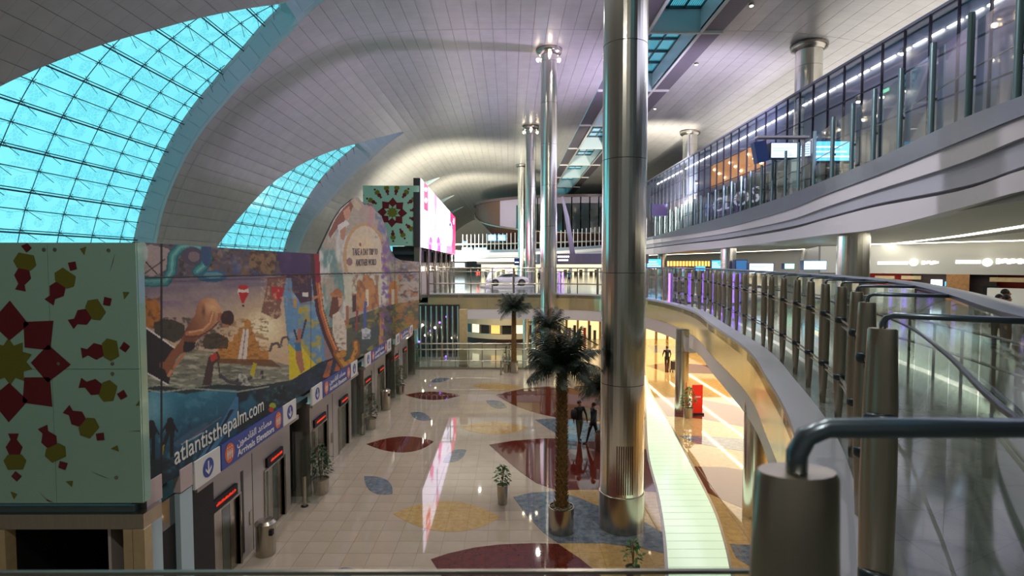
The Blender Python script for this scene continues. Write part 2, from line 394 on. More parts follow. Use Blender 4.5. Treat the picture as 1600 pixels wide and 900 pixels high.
for i in range(NS):
    ua, ub = US[i], US[i + 1]
    for (sa, sb), (ea, eb) in solid_intervals(ua, ub):
        if ea <= sa and eb <= sb: continue
        back.quad(VP(ua, sa, .04), VP(ub, sb, .04), VP(ub, max(eb, sb), .04), VP(ua, max(ea, sa), .04))
        g = .011
        for y0, y1 in zip(bays, bays[1:]):
            p = [max(y0 + .03, sa), max(y0 + .03, sb), min(y1, eb), min(y1, ea)]
            if p[2] <= p[1] + .01 and p[3] <= p[0] + .01: continue
            p[2] = max(p[2], p[1]); p[3] = max(p[3], p[0])
            a, b, c, d = VP(ua + g, p[0]), VP(ub - g, p[1]), VP(ub - g, p[2]), VP(ua + g, p[3])
            n = (VP((ua + ub) / 2, 0, .03) - VP((ua + ub) / 2, 0)) 
            vis = y0 < 60 and y1 > 15 and a.z > 7
            mb = MB() if vis else far
            mb.prism([a, b, c, d], n)
            if vis: parts.append(mb)
for j, mb in enumerate(parts): mb.build('ceiling_panel', M_CEIL, ceil)
back.build('ceiling_backing', M_CEILBACK, ceil)
# right-hand ceiling, beyond the skylight strip
RP = [(14.8, 23.65), (20, 23.5), (26, 22.6), (34, 20.5), (46, 16)]
rp = [Vector((v.x, v.y)) for v in cr([Vector((a, b, 0)) for a, b in RP], 8)]
rp = resample(rp, 1.0)
rb = MB()
for a, b in zip(rp, rp[1:]):
    rb.quad((a.x, YN, a.y + .04), (b.x, YN, b.y + .04), (b.x, YF, b.y + .04), (a.x, YF, a.y + .04))
    t = (b - a).normalized() * .011
    for y0, y1 in zip(bays, bays[1:]):
        vis = y0 < 60 and y1 > 15 and a.x < 30
        mb = MB() if vis else far
        mb.prism([(a.x + t.x, y0 + .03, a.y + t.y), (b.x - t.x, y0 + .03, b.y - t.y), (b.x - t.x, y1, b.y - t.y), (a.x + t.x, y1, a.y + t.y)], (0, 0, .03))
        if vis: mb.build('ceiling_panel', M_CEIL, ceil)
rb.build('ceiling_backing', M_CEILBACK, ceil)
o = far.build('ceiling_panel_field', M_CEIL, ceil); o['kind'] = 'stuff'

# ---------------------------------------------------------------- crescent windows with fritted panes
def crescent(k, w, label, full=True):
    win = thing('window_%d' % (k + 1), label, None, (0, 0, 0), kind='structure')
    OFF = 1.1; N = 40
    us = [3 + (w.ut - 3) * (i / N) ** .8 for i in range(N + 1)]
    reveal, lip = MB(), MB()
    for a, b in zip(us, us[1:]):
        ba, bb = VP(a, w.B(a), OFF), VP(b, w.B(b), OFF)
        ca, cb = VP(a, w.C(a)), VP(b, w.C(b)); f = .16
        ma, mbb = ba.lerp(ca, f), bb.lerp(cb, f); na, nb = ba.lerp(ca, .86), bb.lerp(cb, .86)
        lip.quad(ba, bb, mbb, ma); lip.quad(na, nb, cb, ca)
        reveal.quad(ma, mbb, nb, na)
        # near edge return of the shell
        reveal.quad(VP(a, w.A(a)), VP(b, w.A(b)), VP(b, w.A(b) - .05, OFF + .1), VP(a, w.A(a) - .05, OFF + .1))
    lip.build('reveal_lip', M_REVEAL2, win); 
    if full:
        # broad reveal split in cladding panels
        n = 28; uu = [3 + (w.ut - 3) * i / n for i in range(n + 1)]
        for a, b in zip(uu, uu[1:]):
            m = MB(); b2 = b - .03
            q = []
            for t in (a, b2):
                B_, C_ = VP(t, w.B(t), OFF), VP(t, w.C(t)); q.append((B_.lerp(C_, .17), B_.lerp(C_, .85)))
            m.prism([q[0][0], q[0][1], q[1][1], q[1][0]], (0, -.04, 0)); m.build('reveal_panel', M_REVEAL, win)
    reveal.build('reveal_back', M_REVEAL, win)
    dU, dY = 1.02, 2.45; y0 = w.B(8) - dY * 30 + 1.2; cols = [y0 + dY * j for j in range(45)]
    OG = OFF
    urow = []; u = 5.0
    while u < w.ug: urow.append(u); u += dU
    urow.append(w.ug)
    Aout = lambda u: w.A(u) - .6
    allp = MB()
    for r, (a, b) in enumerate(zip(urow, urow[1:])):
        for c0, c1 in zip(cols, cols[1:]):
            pa = max(c0, Aout(a)); pb = max(c0, Aout(b)); qa = min(c1, w.B(a)); qb = min(c1, w.B(b))
            if qa <= pa and qb <= pb: continue
            qa = max(qa, pa); qb = max(qb, pb); g = .02
            qd = [VP(a + g, min(pa + g, qa), OG), VP(b - g, min(pb + g, qb), OG), VP(b - g, qb, OG), VP(a + g, qa, OG)]
            if full and (qa < 60) and a > 8 and pa > 14:
                m = MB(); m.quad(*qd); m.build('glass_pane', M_PANE, win)
            else: allp.quad(*qd)
    if allp.f:
        o = allp.build('glass_pane_field', M_PANE, win); o['kind'] = 'stuff'
    if not full: return win
    # arc mullions, purlins (every second one a double tube), spiders
    for c in cols:
        seg = [u for u in np.linspace(5, w.ug, 60) if Aout(u) < c < w.B(u)]
        if len(seg) > 2: MB().tube([VP(u, c, OG - .02) for u in seg], .022, 5).build('arc_mullion', M_DARKSTEEL, win)
    sp = None
    for r, u in enumerate(urow[:-1]):
        ya, yb = Aout(u), w.B(u)
        if yb - ya < .5: continue
        MB().tube([VP(u, ya, OG - .08), VP(u, yb, OG - .08)], .03, 5).build('purlin', M_DARKSTEEL, win)
        if r % 2 == 0: 
            MB().tube([VP(u - .1, ya, OG - .26), VP(u - .1, yb, OG - .26)], .045, 6).build('purlin', M_DARKSTEEL, win)
        cb = MB(); ys = [ya] + [c for c in cols if ya < c < yb] + [yb]
        for y0_, y1_ in zip(ys, ys[1:]):
            cb.tube([VP(u, y0_, OG - .1), VP(u - .12, (y0_ + y1_) / 2, OG - .42), VP(u, y1_, OG - .1)], .008, 3, cap=False)
        if r % 2: cb.build('tie_cable', M_DARKSTEEL, win)
        for c in cols:
            if not (ya < c < yb) or VP(u, c).z < 8: continue
            if sp is None or True:
                m = MB(); q = VP(u, c, OG - .08)
                for du, dy in ((.13, .13), (-.13, .13), (.13, -.13), (-.13, -.13)): m.tube([q, VP(u + du, c + dy, OG - .03)], .016, 4)
                m.tube([q, VP(u - .35, c + .55, OG - .5)], .016, 4)
                m.build('glass_spider', M_DARKSTEEL, win)
    return win
crescent(0, WINS[0], 'huge nearest crescent window of cyan lit patterned glass panes')
crescent(1, WINS[1], 'second crescent window of cyan glass rising behind the mural wall')
names = ['third', 'fourth', 'fifth', 'sixth']
for k in range(2, 5): crescent(k, WINS[k], '%s crescent window whose cyan tip shows beyond the screen' % names[k - 2], full=False)

# ---------------------------------------------------------------- skylight strip
sky = thing('skylight_strip', 'long ceiling skylight strip of recessed cyan glass bays between perforated bands', 'skylight', (11.5, 0, 23.6), kind='thing')
XL0, XL1, XG0, XG1, XR0, XR1 = 8.2, 9.55, 9.75, 13.2, 13.4, 14.8
def perfmat():
    m = mat('perforated_grey_metal', (104, 98, 106), .5, .2); nt = m.node_tree; b = nt.nodes['Principled BSDF']
    tc = nt.nodes.new('ShaderNodeTexCoord'); v = nt.nodes.new('ShaderNodeTexVoronoi'); v.inputs['Scale'].default_value = 8; v.inputs['Randomness'].default_value = 0
    nt.links.new(tc.outputs['Object'], v.inputs[0]); mr = nt.nodes.new('ShaderNodeMix'); mr.data_type = 'RGBA'
    g = nt.nodes.new('ShaderNodeMath'); g.operation = 'LESS_THAN'; g.inputs[1].default_value = .3; nt.links.new(v.outputs['Distance'], g.inputs[0])
    nt.links.new(g.outputs[0], mr.inputs[0]); mr.inputs[6].default_value = C(122, 114, 124); mr.inputs[7].default_value = C(60, 56, 62)
    nt.links.new(mr.outputs[2], b.inputs['Base Color']); return m
M_PERF = perfmat()
ys = [12.9 + 12.75 * k - 25.5 for k in range(16)]
for y0, y1 in zip(ys, ys[1:]):
    for a, b in ((XL0, XL1), (XR0, XR1)): MB().box(a + .03, b, y0 + .25, y1 - .05, 23.62, 23.7).build('perforated_band', M_PERF, sky)
    fr = MB(); fr.box(XL1, XG0, y0, y1, 23.5, 23.75); fr.box(XG1, XR0, y0, y1, 23.5, 23.75); fr.box(XL0, XR1, y0, y0 + .22, 23.48, 23.75); fr.build('bay_frame', M_WHITE, sky)
    rec = MB(); T = 25.2
    rec.quad((XG0, y0, 23.6), (XG0, y1, 23.6), (XG0, y1, T), (XG0, y0, T)); rec.quad((XG1, y0, 23.6), (XG1, y1, 23.6), (XG1, y1, T), (XG1, y0, T))
    rec.quad((XG0, y0 + .5, 23.6), (XG1, y0 + .5, 23.6), (XG1, y0 + 2.6, T), (XG0, y0 + 2.6, T))
    rec.quad((XG0, y1 - .1, 23.6), (XG1, y1 - .1, 23.6), (XG1, y1 - .1, T), (XG0, y1 - .1, T)); rec.quad((XG0, y0, 23.6), (XG1, y0, 23.6), (XG1, y0 + .5, 23.6), (XG0, y0 + .5, 23.6))
    rec.build('bay_recess', M_REVEAL2, sky)
    ga, gb = y0 + 2.6, y1 - .1; nx, ny = 3, 4
    bars = MB(); ribs = MB()
    for i in range(nx):
        for j in range(ny):
            xa = XG0 + (XG1 - XG0) * i / nx; xb = XG0 + (XG1 - XG0) * (i + 1) / nx; ya = ga + (gb - ga) * j / ny; yb = ga + (gb - ga) * (j + 1) / ny
            pn = MB().box(xa + .06, xb - .06, ya + .1, yb - .1, T, T + .03).build('glass_pane', M_SKYPANE, sky) if y0 < 80 else None
            for q in range(1, 8):
                xx = xa + (xb - xa) * q / 8; ribs.box(xx - .02, xx + .02, ya, yb, T + .05, T + .09)
    for i in range(nx + 1): x = XG0 + (XG1 - XG0) * i / nx; bars.box(x - .06, x + .06, ga, gb, T - .12, T + .04)
    for j in range(ny + 1): y = ga + (gb - ga) * j / ny; bars.box(XG0, XG1, y - .12, y + .12, T - .12, T + .04)
    bars.build('glazing_bar', M_DARKSTEEL, sky); o = ribs.build('blind_ribs', M_REVEAL2, sky); o['kind'] = 'stuff'
for k, y in enumerate((24, 30.5, 34.5, 44.5, 57, 70)):
    t = thing('ceiling_downlight', 'small round downlight glowing beside the right perforated band, number seen from near to far', 'lamp', (15.05, y, 23.62), group='downlights along the skylight strip')
    t['label'] = 'tiny round downlight beside the skylight band, %s along the row' % ['first from the camera', 'second', 'third', 'fourth', 'fifth', 'last'][k]
    MB().lathe([(.16, 23.5), (.18, 23.62)], (15.05, y), 12).build('trim_ring', M_STEEL, t); MB().lathe([(.11, 23.485), (.11, 23.5)], (15.05, y), 10).build('lens', M_LAMP, t)

# ================================================================ FLOOR
floor = struct('floor', MB().box(-30, 46, YN, 190, -.4, -.012), M_CREAM)
tm = {}
for i in range(26):
    for j in range(11):
        if i * 11 + j >= 286: break
        x = -6.6 + .6 * i; y = 13.2 + .6 * j
        k = (i * 7 + j * 3) % 2
        if k not in tm: tm[k] = MB().box(.004, .596, .004, .596, -.012, 0).mesh('tile', M_TILE if k else M_TILE2)
        link('tile', tm[k], floor, (x, y, 0))
rest = MB(); rest.box(-6.6, 9, 19.8, 60, -.012, 0); rest.box(-20, -6.6, 5, 60, -.012, 0); rest.box(-6.6, 9, 2, 13.2, -.012, 0); rest.box(9.0, 46, 2, 60, -.012, 0)
rest.build('tile_field', M_CREAM, floor)['kind'] = 'stuff'
def bez(a, m, b, k=12):
    c = m * 2 - (a + b) / 2; return [a * (1 - t) ** 2 + c * 2 * t * (1 - t) + b * t * t for t in [i / k for i in range(k)]]
def leaf(A, B, M1, M2, m, z=.004, lab=None):
    A, B, M1, M2 = fl(*A), fl(*B), fl(*M1), fl(*M2)
    poly = bez(A, M1, B) + bez(B, M2, A)
    poly = [Vector((p.x, p.y, 0)) for p in poly]
    if sum(a.x * b.y - b.x * a.y for a, b in zip(poly, poly[1:] + poly[:1])) < 0: poly.reverse()
    MB().prism(poly, (0, 0, z)).build('floor_inlay', m, floor, label=lab)
def patch(pl, m, z=.004, smooth=False, lab=None):
    poly = [fl(*p) for p in pl]
    poly = [Vector((p.x, p.y, 0)) for p in poly]
    if smooth: poly = cr(poly + [poly[0]], 5)[:-1]
    if sum(a.x * b.y - b.x * a.y for a, b in zip(poly, poly[1:] + poly[:1])) < 0: poly.reverse()
    MB().prism(poly, (0, 0, z)).build('floor_inlay', m, floor, label=lab)
leaf((633, 617), (719, 618), (676, 612), (676, 625), M_BROWN); leaf((572, 694), (678, 690), (630, 682), (632, 707), M_BROWN)
leaf((736, 602), (817, 605), (776, 599), (778, 611), M_TAN); leaf((718, 668), (826, 668), (770, 659), (775, 679), M_TAN)
leaf((614, 803), (782, 808), (700, 783), (700, 831), M_TAN)
leaf((672, 597), (703, 591), (684, 591), (690, 597), M_BLUEST); leaf((641, 645), (674, 656), (661, 645), (653, 656), M_BLUEST)
leaf((759, 626), (792, 637), (780, 627), (772, 637), M_BLUEST); leaf((692, 722), (729, 703), (706, 705), (717, 719), M_BLUEST)
leaf((569, 744), (613, 772), (604, 750), (580, 768), M_BLUEST); leaf((520, 897), (555, 890), (535, 887), (540, 905), M_BLUEST)
# the overlapping big leaves round the column
tanbase = [(812, 765), (900, 650), (895, 600), (930, 560), (960, 540), (1008, 540), (1012, 640), (1014, 700), (1027, 772), (1037, 836), (1042, 900), (1046, 960), (980, 960), (872, 849)]
patch([(862, 767), (905, 700), (880, 640), (900, 600), (935, 575), (1008, 560), (1012, 640), (1014, 700), (1027, 772), (1037, 836), (1041, 893), (1046, 1000), (985, 1000), (872, 849)], M_TAN, .003)
leaf((775, 617), (1012, 655), (890, 606), (868, 652), M_BROWN, .006)
patch([(836, 656), (862, 654), (905, 656), (960, 668), (1008, 690), (935, 690), (890, 690), (860, 672)], M_BLUEST, .007)
patch([(764, 695), (800, 689), (850, 685), (900, 686), (935, 690), (1012, 703), (1028, 769), (950, 765), (870, 766), (838, 755), (812, 737), (790, 718)], M_BROWN, .006)
patch([(802, 777), (830, 770), (868, 768), (905, 778), (935, 791), (1000, 812), (1035, 832), (1037, 865), (1000, 856), (940, 849), (872, 849), (850, 833), (825, 808)], M_BLUEST, .009)
patch([(673, 874), (700, 865), (740, 856), (780, 851), (830, 849), (872, 850), (905, 872), (930, 892), (985, 940), (1000, 980), (720, 980), (690, 900)], M_BROWN, .006)
# right of the lit strip
SL = cr([fl(*p) for p in [(1004, 560), (1005, 590), (1008, 622), (1011, 702), (1027, 772), (1037, 836), (1041, 894), (1044, 960), (1044, 1050)]], 6)
SR = cr([fl(*p) for p in [(1007, 556), (1010, 588), (1018, 615), (1043, 655), (1080, 724), (1115, 793), (1133, 846), (1144, 894), (1156, 960), (1168, 1050)]], 6)
rt = [Vector((p.x, p.y, 0)) for p in SR] + [Vector((30, SR[-1].y, 0)), Vector((40, 60, 0)), Vector((SR[0].x, 60, 0))]
if sum(a.x * b.y - b.x * a.y for a, b in zip(rt, rt[1:] + rt[:1])) < 0: rt.reverse()
MB().prism(rt, (0, 0, .003)).build('floor_inlay', M_TAN, floor)
patch([(1008, 571), (1050, 566), (1120, 572), (1180, 590), (1110, 584), (1040, 582)], M_BROWN, .006)
patch([(1019, 622), (1060, 621), (1095, 624), (1150, 634), (1230, 655), (1240, 690), (1168, 668), (1100, 655), (1042, 650)], M_BROWN, .006)
patch([(1060, 681), (1110, 682), (1170, 687), (1260, 700), (1230, 715), (1168, 706), (1120, 699), (1085, 692)], M_BLUEST, .007)
patch([(1083, 729), (1130, 730), (1172, 736), (1240, 752), (1260, 810), (1172, 799), (1140, 786), (1105, 770)], M_BROWN, .006)
patch([(1140, 850), (1180, 852), (1300, 880), (1300, 920), (1180, 890), (1150, 872)], M_BLUEST, .007)
patch([(1012, 540), (1060, 541), (1110, 550), (1060, 553), (1020, 551)], M_BLUEST, .006)
for a, b, lw in (((1040, 660), (1215, 905), .02), ((1000, 780), (1030, 832), .02)):   # brass dividing strips
    p, q = fl(*a), fl(*b); MB().tube([p + Vector((0, 0, .008)), q + Vector((0, 0, .008))], .012, 4).build('brass_strip', M_GOLD, floor)
# lit glass strip: panels lie crosswise
def stripmat():
    m = mat('backlit_green_glass', (200, 226, 196), .12, emis=.24, ecol=(236, 255, 224)); return m
strip = thing('glass_floor_strip', 'curved backlit pale green glass walkway strip crossing the stone floor', 'floor light', (SL[20].x, SL[20].y, 0), kind='thing')
def at_y(pl, y):
    for a, b in zip(pl, pl[1:]):
        if (a.y - y) * (b.y - y) <= 0 and a.y != b.y: return a.lerp(b, (y - a.y) / (b.y - a.y))
    return pl[0] if abs(pl[0].y - y) < abs(pl[-1].y - y) else pl[-1]
y = 10.6; ms = stripmat()
while y < 36:
    h = .42; a, b = at_y(SL, y), at_y(SR, y); c, d = at_y(SR, y + h - .03), at_y(SL, y + h - .03)
    poly = [Vector((q.x, yy, 0)) for q, yy in ((a, y), (b, y), (c, y + h - .03), (d, y + h - .03))]
    MB().prism(poly, (0, 0, .012)).build('glass_panel', ms, strip); y += h
ed = MB()
ed.sweep([Vector((p.x, p.y, .0)) for p in SL], [(-.05, 0), (-.05, .016), (.03, .016), (.03, 0)]); ed.sweep([Vector((p.x, p.y, 0)) for p in SR], [(-.03, 0), (-.03, .016), (.05, .016), (.05, 0)])
ed.build('steel_edging', M_STEEL, strip)

# ================================================================ outer enclosure
struct('wall_rear', MB().box(-30, 46, YN - .3, YN, -1, 25), M_WHITE)
struct('wall_right', MB().box(45.5, 46, YN, YF, -1, 25), M_WHITE)
struct('wall_far', MB().box(-30, 46, YF, YF + .4, -1, 26), M_WHITE)
# lower concourse far wall and lit shops
struct('wall_lower_far', MB().box(-12, 34, 74, 74.4, 0, 4.6), M_WALL)
# ================================================================ PRINTED MURAL WALL
def interp(pl, x): return np.interp(x, [p[0] for p in pl], [p[1] for p in pl])
rng = np.random.RandomState(3)
NT = rng.rand(64, 64)
def vnoise(x, y, s):
    x = x / s; y = y / s; xi = np.floor(x).astype(int); yi = np.floor(y).astype(int); fx = x - xi; fy = y - yi
    fx = fx * fx * (3 - 2 * fx); fy = fy * fy * (3 - 2 * fy); g = lambda a, b: NT[a % 64, b % 64]
    return (g(xi, yi) * (1 - fx) + g(xi + 1, yi) * fx) * (1 - fy) + (g(xi, yi + 1) * (1 - fx) + g(xi + 1, yi + 1) * fx) * fy
def fbm(x, y, s): return .5 * vnoise(x, y, s) + .3 * vnoise(x + 17, y + 5, s / 2) + .2 * vnoise(x + 31, y + 9, s / 4)
class Paint:
    def __init__(s, x, y, base): s.x = x; s.y = y; s.c = np.zeros(x.shape + (3,)) + np.array(base, float)
    def mask(s, poly):
        x, y = s.x, s.y; ins = np.zeros(x.shape, bool); n = len(poly); j = n - 1
        for i in range(n):
            xi, yi = poly[i]; xj, yj = poly[j]
            if yi != yj: ins ^= ((yi > y) != (yj > y)) & (x < (xj - xi) * (y - yi) / (yj - yi) + xi)
            j = i
        return ins
    def put(s, m, col, a=1.):
        m = m.astype(float)[..., None] * a; s.c = s.c * (1 - m) + np.array(col, float) * m
    def poly(s, pl, col, a=1.): s.put(s.mask(pl), col, a)
    def ell(s, cx, cy, rx, ry, col, a=1., soft=0., rot=0):
        dx, dy = s.x - cx, s.y - cy
        if rot: dx, dy = dx * math.cos(rot) + dy * math.sin(rot), -dx * math.sin(rot) + dy * math.cos(rot)
        d = np.sqrt((dx / rx) ** 2 + (dy / ry) ** 2)
        s.put(np.clip((1 - d) / soft, 0, 1) if soft else d < 1, col, a)
    def stroke(s, pl, wd, col, a=1.):
        m = np.zeros(s.x.shape, bool)
        for (x0, y0), (x1, y1) in zip(pl, pl[1:]):
            L = max(1e-6, (x1 - x0) ** 2 + (y1 - y0) ** 2); t = np.clip(((s.x - x0) * (x1 - x0) + (s.y - y0) * (y1 - y0)) / L, 0, 1)
            m |= np.hypot(s.x - x0 - t * (x1 - x0), s.y - y0 - t * (y1 - y0)) < wd / 2
        s.put(m, col, a)
    def mottle(s, m, c2, sc, a=.6, th=.5, off=0, sy=1.):
        n = fbm(s.x + off, s.y * sy + off * 2, sc); s.put(np.clip((n - th) * 5 + .1, 0, 1) * m, c2, a)
    def grad(s, m, c0, c1, t): 
        t = np.clip(t, 0, 1)[..., None]; col = np.array(c0, float) * (1 - t) + np.array(c1, float) * t; mm = m.astype(float)[..., None]; s.c = s.c * (1 - mm) + col * mm
def grid_print(name, corners_fn, px, py, paintfn, m, parent):
    """px,py: 2-d arrays of picture positions; corners_fn -> world positions"""
    col = paintfn(px, py); nr, nc = px.shape
    vs = corners_fn(px, py).reshape(-1, 3)
    idx = np.arange(nr * nc).reshape(nr, nc); f = np.stack([idx[:-1, :-1], idx[1:, :-1], idx[1:, 1:], idx[:-1, 1:]], -1).reshape(-1, 4)
    me = bpy.data.meshes.new(name); org = np.array(wl(parent)); me.from_pydata((vs - org).tolist(), [], f.tolist())
    at = me.color_attributes.new('print', 'FLOAT_COLOR', 'POINT')
    c = np.clip(col, 0, 255) / 255; c = np.where(c <= .04045, c / 12.92, ((c + .055) / 1.055) ** 2.4)
    at.data.foreach_set('color', np.concatenate([c.reshape(-1, 3), np.ones((nr * nc, 1))], 1).astype(np.float32).ravel())
    me.materials.append(m); return link(name, me, parent)
XB = -6.3
def planeX(X):
    A = np.array(RM)
    def fn(px, py):
        d = np.stack([(px - 800) / FPX, (450 - py) / FPX, -np.ones_like(px)], -1) @ A.T
        s = X / d[..., 0:1]; return d * s + np.array([0, 0, CAMZ])
    return fn
TOP = [(212, 378), (497, 397), (503, 383), (510, 368), (522, 343), (533, 326), (545, 316), (555, 307), (560, 309), (570, 321), (576, 316), (580, 317), (588, 330), (597, 340), (605, 362), (612, 400), (627, 407), (655, 409)]
BOT = [(212, 787), (250, 759), (296, 735), (303, 741), (440, 639), (460, 625), (486, 607), (503, 595), (543, 571), (556, 562), (600, 537), (655, 512)]
def mural(x, y):
    p = Paint(x, y, (150, 128, 126)); pt = p.poly
    top = interp([(212, 434), (655, 426)], x)
    sky = (y < 600)
    p.grad(sky & (x < 500), (120, 108, 128), (208, 176, 140), (y - 430) / 110)
    p.mottle((y < 560) & (x < 470), (176, 158, 150), 40, .5, .5); p.mottle((y > 470) & (y < 530) & (x < 330), (116, 96, 130), 26, .55, .5)
    p.ell(412, 512, 95, 75, (236, 206, 150), .95, 1.); p.ell(412, 512, 38, 34, (255, 246, 206), 1, .9)
    pt([(440, 430), (500, 430), (510, 600), (452, 560), (446, 500)], (104, 150, 186)); p.mottle((x > 436) & (x < 500) & (y > 440) & (y < 560), (196, 200, 186), 22, .8, .55)
    # top strip: the park seen from above
    up = (y < top)
    p.put(up & (x < 500), (92, 84, 92)); p.mottle(up, (150, 132, 128), 12, .8, .52); p.mottle(up, (48, 42, 44), 9, .7, .55, 40); p.mottle(up & (x > 330), (126, 96, 60), 14, .8, .5, 80)
    p.mottle(up & (x > 335) & (x < 420), (70, 92, 150), 18, .6, .5, 11)
    pt([(212, 390), (235, 382), (262, 388), (275, 402), (262, 420), (240, 432), (212, 434)], (168, 150, 146)); p.stroke([(215, 395), (245, 428)], 2, (60, 50, 50)); p.stroke([(222, 430), (258, 405)], 2, (60, 50, 50))
    for wdt, cc in ((17, (38, 100, 106)), (11, (66, 140, 140)), (4, (110, 180, 172))):
        p.stroke([(213, 436), (232, 440), (258, 440), (268, 424), (270, 400), (282, 386), (300, 382), (316, 388), (324, 402), (318, 416), (308, 424)], wdt, cc)
    p.ell(300, 400, 17, 14, (84, 74, 88)); p.ell(303, 401, 9, 8, (130, 112, 116))
    p.ell(222, 395, 9, 18, (176, 196, 190), .8); p.ell(331, 432, 24, 9, (52, 104, 130)); p.ell(333, 430, 15, 5, (92, 150, 168)); p.ell(322, 394, 8, 22, (52, 84, 120))
    pt([(392, 392), (432, 396), (428, 432), (388, 418)], (140, 112, 76)); p.mottle(up & (x > 390) & (x < 432), (70, 50, 36), 5, .8, .5)
    pt([(432, 392), (500, 396), (500, 436), (440, 434)], (68, 50, 88)); p.mottle(up & (x > 430), (96, 72, 110), 14, .6, .5)
    # balloon
    p.ell(380, 456, 8.5, 11, (222, 210, 200)); pt([(372, 457), (389, 457), (381, 474), (378, 474)], (190, 34, 30)); p.ell(380, 449, 8, 4, (196, 44, 36)); p.ell(380, 478, 1.6, 2, (60, 40, 30))
    # upside-down tower
    pt([(418, 434), (448, 430), (444, 455), (438, 478), (440, 492), (432, 499), (408, 488), (414, 462)], (132, 92, 76)); pt([(424, 447), (444, 450), (438, 470), (426, 466)], (186, 40, 40)); p.mottle((x > 407) & (x < 450) & (y > 434) & (y < 500), (214, 184, 140), 5, .75, .55)
    pt([(455, 430), (486, 430), (488, 470), (470, 474), (457, 455)], (66, 46, 62)); p.mottle((x > 450) & (x < 490) & (y > 428) & (y < 476), (150, 110, 70), 6, .7, .58); pt([(472, 457), (482, 457), (482, 464), (472, 463)], (226, 222, 210)); 
    pt([(458, 466), (464, 468), (463, 482), (459, 480)], (196, 150, 66))
    # far orange building and trees
    pt([(212, 466), (220, 460), (224, 468), (228, 462), (232, 470), (244, 466), (250, 476), (250, 502), (240, 514), (212, 508)], (176, 112, 44)); p.mottle((x < 250) & (y > 462) & (y < 515), (106, 62, 30), 6, .7, .52)
    pt([(240, 506), (256, 498), (272, 500), (288, 508), (290, 525), (272, 536), (242, 522)], (62, 58, 40)); pt([(316, 534), (322, 522), (340, 520), (356, 528), (360, 545), (320, 545)], (78, 66, 42)); p.mottle((y > 496) & (y < 546) & (x < 360) & (x > 240), (36, 36, 26), 7, .6, .52)
    # water
    wat = (y > interp([(212, 548), (300, 545), (420, 562), (455, 572)], x)) & (y < 606)
    p.grad(wat & (x < 455), (150, 140, 116), (122, 128, 112), (y - 545) / 60); p.mottle(wat & (x < 455), (206, 200, 172), 16, .7, .5, 3, 4.); p.mottle(wat & (x < 455), (74, 80, 70), 14, .6, .55, 33, 4.)
    # stepped temple with white slide
    for a in ([(341, 566), (340, 545), (420, 548), (419, 568)], [(355, 548), (357, 534), (404, 534), (407, 550)], [(363, 536), (366, 522), (399, 524), (400, 536)], [(370, 524), (374, 512), (394, 512), (396, 526)], [(381, 513), (382, 502), (386, 498), (392, 502), (392, 513)]): pt(a, (196, 136, 62))
    p.mottle((x > 340) & (x < 420) & (y > 498) & (y < 567), (128, 78, 34), 7, .6, .52, 5, 2.5); pt([(380, 514), (389, 514), (385, 565), (371, 564)], (226, 214, 200)); p.stroke([(384, 514), (378, 565)], 1.4, (150, 110, 80))
    pt([(340, 560), (424, 562), (440, 574), (330, 566)], (104, 66, 34), .8)
    # diving board and diver
    pt([(213, 500), (272, 542), (264, 601), (213, 574)], (34, 30, 28)); p.stroke([(213, 501), (272, 543)], 2.4, (226, 220, 210)); p.stroke([(213, 574), (262, 601)], 2.4, (226, 220, 210))
    k_ = lambda l: [(200 + .3 * a, 370 + .3 * b) for a, b in l]
    pt(k_([(285, 520), (350, 550), (335, 590), (300, 600), (270, 612), (250, 640), (235, 690), (232, 722), (205, 722), (190, 690), (165, 680), (165, 655), (190, 650), (215, 610), (250, 570), (270, 545)]), (138, 84, 54))
    tor = k_([(490, 395), (475, 350), (450, 322), (410, 316), (375, 330), (357, 365), (350, 405), (325, 440), (300, 480), (285, 520), (295, 550), (345, 552), (375, 525), (410, 505), (440, 480), (462, 445), (470, 420)])
    tm_ = p.mask(tor); p.grad(tm_, (120, 70, 44), (206, 150, 106), (x - 286) / 60 + (500 - y) / 120)
    p.put(tm_ * np.clip(1 - np.hypot((x - 331) / 17, (y - 480) / 15), 0, 1), (236, 184, 138), .9); p.put(tm_ * np.clip(1 - np.hypot((x - 318) / 4, (y - 486) / 14), 0, 1), (90, 52, 36), .8)
    p.stroke(k_([(440, 400), (425, 455), (385, 495), (310, 505)]), 7.5, (176, 116, 76)); p.stroke(k_([(442, 395), (428, 448), (390, 485), (320, 497)]), 3, (218, 162, 116)); p.stroke(k_([(475, 440), (430, 485), (370, 520), (300, 520)]), 2.4, (96, 56, 38))
    pt(k_([(290, 545), (352, 550), (345, 585), (315, 602), (288, 598)]), (36, 28, 28)); p.stroke(k_([(292, 610), (240, 680)]), 4, (186, 124, 82)); p.stroke(k_([(225, 700), (212, 722)]), 5, (196, 140, 100))
    pt(k_([(470, 395), (500, 398), (500, 445), (462, 440)]), (164, 106, 70)); p.ell(355.5, 497, 10.5, 12, (58, 34, 26)); p.ell(352, 492, 5, 6, (84, 52, 38), .7, .8); pt(k_([(490, 452), (540, 462), (520, 472), (490, 466)]), (176, 118, 80))
    # jet riders, dolphins
    pt([(326, 558), (340, 548), (344, 560), (334, 570), (330, 602), (316, 602), (322, 574)], (70, 54, 44)); pt([(328, 556), (338, 550), (340, 560), (330, 566)], (186, 60, 42)); p.stroke([(341, 566), (344, 590)], 2, (60, 50, 46))
